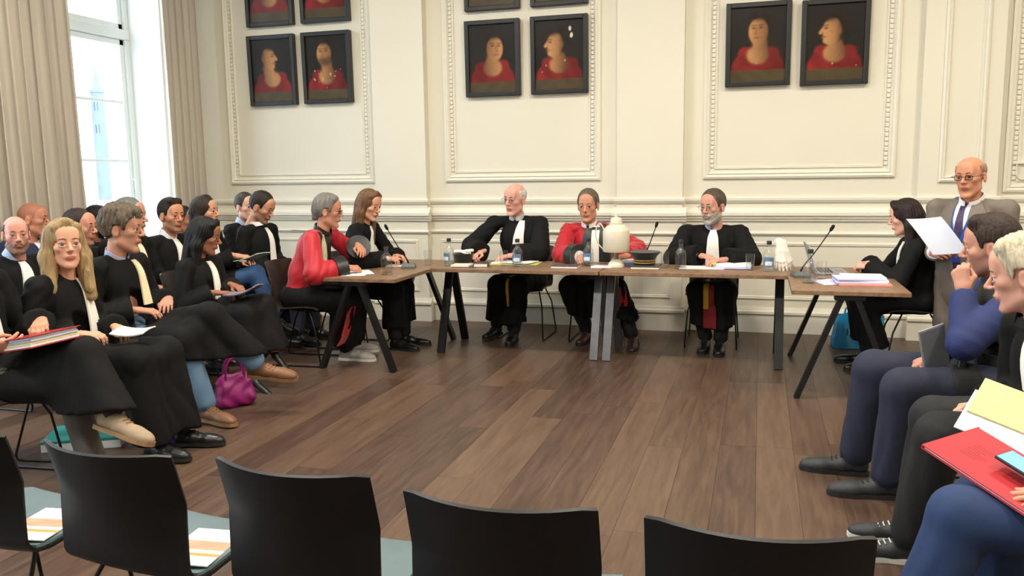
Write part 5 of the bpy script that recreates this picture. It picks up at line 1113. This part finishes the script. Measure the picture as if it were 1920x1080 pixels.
# --- right-hand side
p = Person('uniformed officer in navy with dark vest, fist at his mouth, in profile', (.985, 4.12, 1.095), (1.10, 3.98), 180, 162, pitch=-6, hs=1.03, tone=(200, 144, 122), hair='quiff', hairc=(52, 38, 30), stub=True, group=G_R)
p.set_leg(1, (.53, 4.10, .52), (.47, 4.13, .09), p.dloc((-1, .05, 0))).set_leg(-1, (.62, 3.84, .50), (.575, 3.86, .09), p.dloc((-1, -.1, 0)))
p.set_arm(-1, (.845, 3.98, .975), (.25, .15, .95), (-.7, .5, .3), 1.0, pole=(-.6, .6, -.9), thumb=.8).set_arm(1, (.72, 4.0, .60), (-.6, .75, -.1), (.5, 0, .8), .7)
F = p.torso(.0); p.sleeves(F, (.07, .068, .062, .052), .015); p.ro = p.part('sweater', F, M_nswe, .0125, .0035, cut=True)
F = Fld(); nb, hp = p.nb, p.hip; F.ell(hp + (nb - hp) * .62, (.20, .155, .19), .04).ell(hp + (nb - hp) * .25, (.19, .165, .15), .05).cap(nb + V3(-.1, -.01, -.03), nb + V3(.1, -.01, -.03), .06, .06, .04); p.part('vest', F, M_vest, .013, .004); p.tf = F
for zz, xx in ((.78, -.09), (.78, .09), (.66, -.1), (.66, .1)): p.drape('pouch', F, [(zz, xx, .04), (zz - .09, xx, .04)], M_vest, p.o, th=.03, off=.028)
p.trousers(M_navy, r=(.105, .092, .075)); p.shoes(L_boot, 'boot'); p.finish()
h, k, a, _ = p.leg[-1]; d = nrm(k - h); MB().tube([h + d * .18, h + d * .20, h + d * .27, h + d * .29], [.106, .111, .109, .104], 18).obj('thigh_strap', M_vest, p.o)
seat('chair under the uniformed officer', (1.10, 3.98), 180, brown=False)
t = thing('hand_radio', 'black two-way radio with antenna on the vest of the officer', 'radio', (.845, 3.86, .64), math.radians(90)); t.rotation_euler = (.15, .1, math.radians(80))
MB().box((-.028, -.016, -.07), (.028, .016, .06), .006).obj('radio_body', L_blk, t); MB().tube([(.015, 0, .06), (.015, 0, .20)], [.007, .005], 8).obj('antenna', L_blk, t); MB().box((-.018, -.018, .0), (.018, -.0155, .035), .001).obj('display', mat('radio_display', rgb(90, 100, 112), .3), t)
MB().tube([(-.012, 0, .06), (-.012, 0, .075)], .007, 8).obj('knob', L_blk, t)
t = thing('tablet', 'silver tablet held upright on the knee of the officer', 'tablet', (.745, 3.93, .665), 0); t.rotation_euler = (.1, -.28, math.radians(25))
MB().box((-.062, -.005, -.105), (.062, .005, .105), .004).obj('tablet_body', M_alu, t); MB().box((-.056, -.0062, -.097), (.056, -.0045, .097), .0005).obj('screen', mat('dim_screen', rgb(120, 122, 126), .3), t)

p = Person('woman with short white-blonde hair in black robe coat, seen from behind her cheek', (.915, 3.36, 1.062), (1.07, 3.32), 180, 160, pitch=-10, fem=True, hs=1.05, tone=(214, 158, 136), hair='swept', hairc=(196, 184, 158), group=G_R)
p.set_leg(1, (.66, 3.40, .50), (.60, 3.40, .09), p.dloc((-1, 0, 0))).set_leg(-1, (.64, 3.18, .50), (.56, 3.22, .09), p.dloc((-1, -.05, 0)))
p.set_arm(1, (.76, 3.36, .57), (-.3, .9, -.1), (.3, 0, .9), .6).set_arm(-1, (.73, 3.2, .575), (.3, .95, -.1), (-.1, 0, 1), .5)
F = p.torso(.01); T = p.torso(.01); p.sleeves(F, (.078, .08, .074, .07)); F.cap(p.hip + V3(0, .0, .0), p.hip + V3(0, .2, -.02), .15, .13, .06); p.ro = p.part('robe_coat', F, M_robe, .0125, .006, cut=True); z = p.nb[2]
p.drape('jabot', T, [(z - .02, -.03, .012), (z - .12, -.06, .014), (z - .40, -.10, .016)], M_jab, p.ro, off=.008); p.collar(M_satin, .066, .05)
p.drape('button', T, [(z - .36, -.15, .012), (z - .385, -.15, .012)], L_blk, p.ro, off=.01)
P = (p.hr @ (V3(-.083, -.012, -.042) * p.hs)) + p.h; MB().lathe([(0, -.007), (.005, -.005), (.007, 0), (.005, .005), (0, .007)], 10, P).obj('earring', mat('pearl', rgb(236, 228, 214), .2), p.o)
p.trousers(M_blk, r=(.095, .085, .07)); p.shoes(L_boot, solem=M_solew); p.finish(); seat('chair under the white-blonde woman', (1.07, 3.32), 180, brown=False)

p = Person('person in blue jeans at the right edge with a red folder on the lap', (1.10, 2.48, 1.17), (1.12, 2.5), 180, 170, hair='short', hairc=(60, 48, 40), hipz=.49, group=G_R)
p.set_leg(-1, (.555, 2.44, .495), (.42, 2.40, .09), p.dloc((-1, -.1, 0))).set_leg(1, (.66, 2.66, .46), (.74, 2.62, .09), p.dloc((-1, 0, 0)))
p.set_arm(-1, (.76, 2.385, .585), (.15, .95, .12), (-.1, -.1, 1), .2, spread=1.6).set_arm(1, (.85, 2.50, .60), (-.2, .95, .05), (.3, .1, 1), .35)
F = p.torso(.01); p.sleeves(F, (.075, .075, .07, .07), .04); F.cap(p.hip + V3(0, .0, .0), p.hip + V3(0, .08, -.03), .14, .12, .06); p.part('robe', F, M_robe, .014, .006, cut=True); p.trousers(M_jeand, r=(.078, .084, .078)); p.shoes(L_blk); p.finish(); seat('chair under the person in blue jeans', (1.12, 2.5), 180, brown=False)
def basis(c, u, v):
    u, v = nrm(V3(*u)), V3(*v); v = nrm(v - u * (u @ v)); w = np.cross(u, v); M = Matrix(((u[0], v[0], w[0], c[0]), (u[1], v[1], w[1], c[1]), (u[2], v[2], w[2], c[2]), (0, 0, 0, 1))); return M
t = thing('card_folder', 'red cardboard folder with faint print on the jeans at the right edge', 'folder'); t.matrix_basis = basis((.663, 2.532, .612), (.644, -.715, -.277), (.09, .26, .059))
MB().box((-.16, -.12, -.006), (.18, .12, -.002), .001).box((-.16, -.12, .004), (.18, .115, .008), .001).box((-.163, -.12, -.006), (-.158, .12, .008), .001).obj('folder_cover', mat('red_card', rgb(182, 38, 48), .6, .06, 8), t)
MB().box((-.155, -.115, -.002), (.175, .118, .004)).obj('sheet_block', M_paper, t)
for k in range(7): MB().box((-.10 + .002 * (k % 3), .03 - .012 * k, .008), (-.03 - .01 * (k % 4), .034 - .012 * k, .0084)).obj('faint_print', mat('dark_red_print', rgb(160, 32, 42), .6), t)
t = thing('note_pad', 'pale yellow note pad over white sheets behind the red folder', 'papers'); t.matrix_basis = basis((.79, 2.86, .652), (.12, -.06, -.035), (.03, .08, .08))
MB().box((-.15, -.10, 0), (.15, .06, .006), .001).obj('white_sheets', M_paper, t); MB().box((-.14, -.03, .006), (.16, .11, .014), .001).obj('yellow_pad', M_yellow, t)
t = thing('smartphone', 'smartphone with bright blue screen held over the red folder', 'phone'); t.matrix_basis = basis((.715, 2.475, .632), (.644, -.715, -.277), (.09, .26, .059))
MB().box((-.075, -.036, 0), (.075, .036, .009), .003).obj('phone_body', L_blk, t); MB().box((-.071, -.032, .0085), (.071, .032, .0096), .0003).obj('screen', emit('phone_screen', (.12, .3, .8, 1), 1.1), t)

# --- white gloves
def gloves(label, hands, k=1.08):
    t = thing('glove_pair', label, 'gloves', hands[0][0])
    for (c, f, n, q, cu) in hands:
        P, Q = hand(cu, 1.3, .2); P = P * k
        if q < 0: P[:, 0] *= -1; Q = Q[:, ::-1]
        f, n = nrm(V3(*f)), V3(*n); n = nrm(n - f * (n @ f)); B = np.stack([np.cross(f, n), f, n], 1)
        link('glove', raw('glove', P @ B.T + V3(*c) - V3(*hands[0][0]), Q, M_glove), t)
gloves('white cotton gloves lying crumpled in the upturned cap', [((-2.465, 6.70, TT + .08), (1, -.2, .05), (0, 0, 1), 1, .3), ((-2.395, 6.72, TT + .095), (-1, -.1, -.1), (0, .1, 1), -1, .35), ((-2.45, 6.66, TT + .095), (.9, .5, 0), (0, 0, 1), -1, .5)], .72)
gloves('white cotton gloves draped with fingers down at the corner between two tables', [((.15, 6.50, TT + .165), (.12, -.15, -1), (0, -1, .1), 1, .12), ((.185, 6.51, TT + .155), (.25, -.05, -1), (.3, -1, 0), -1, .16)])
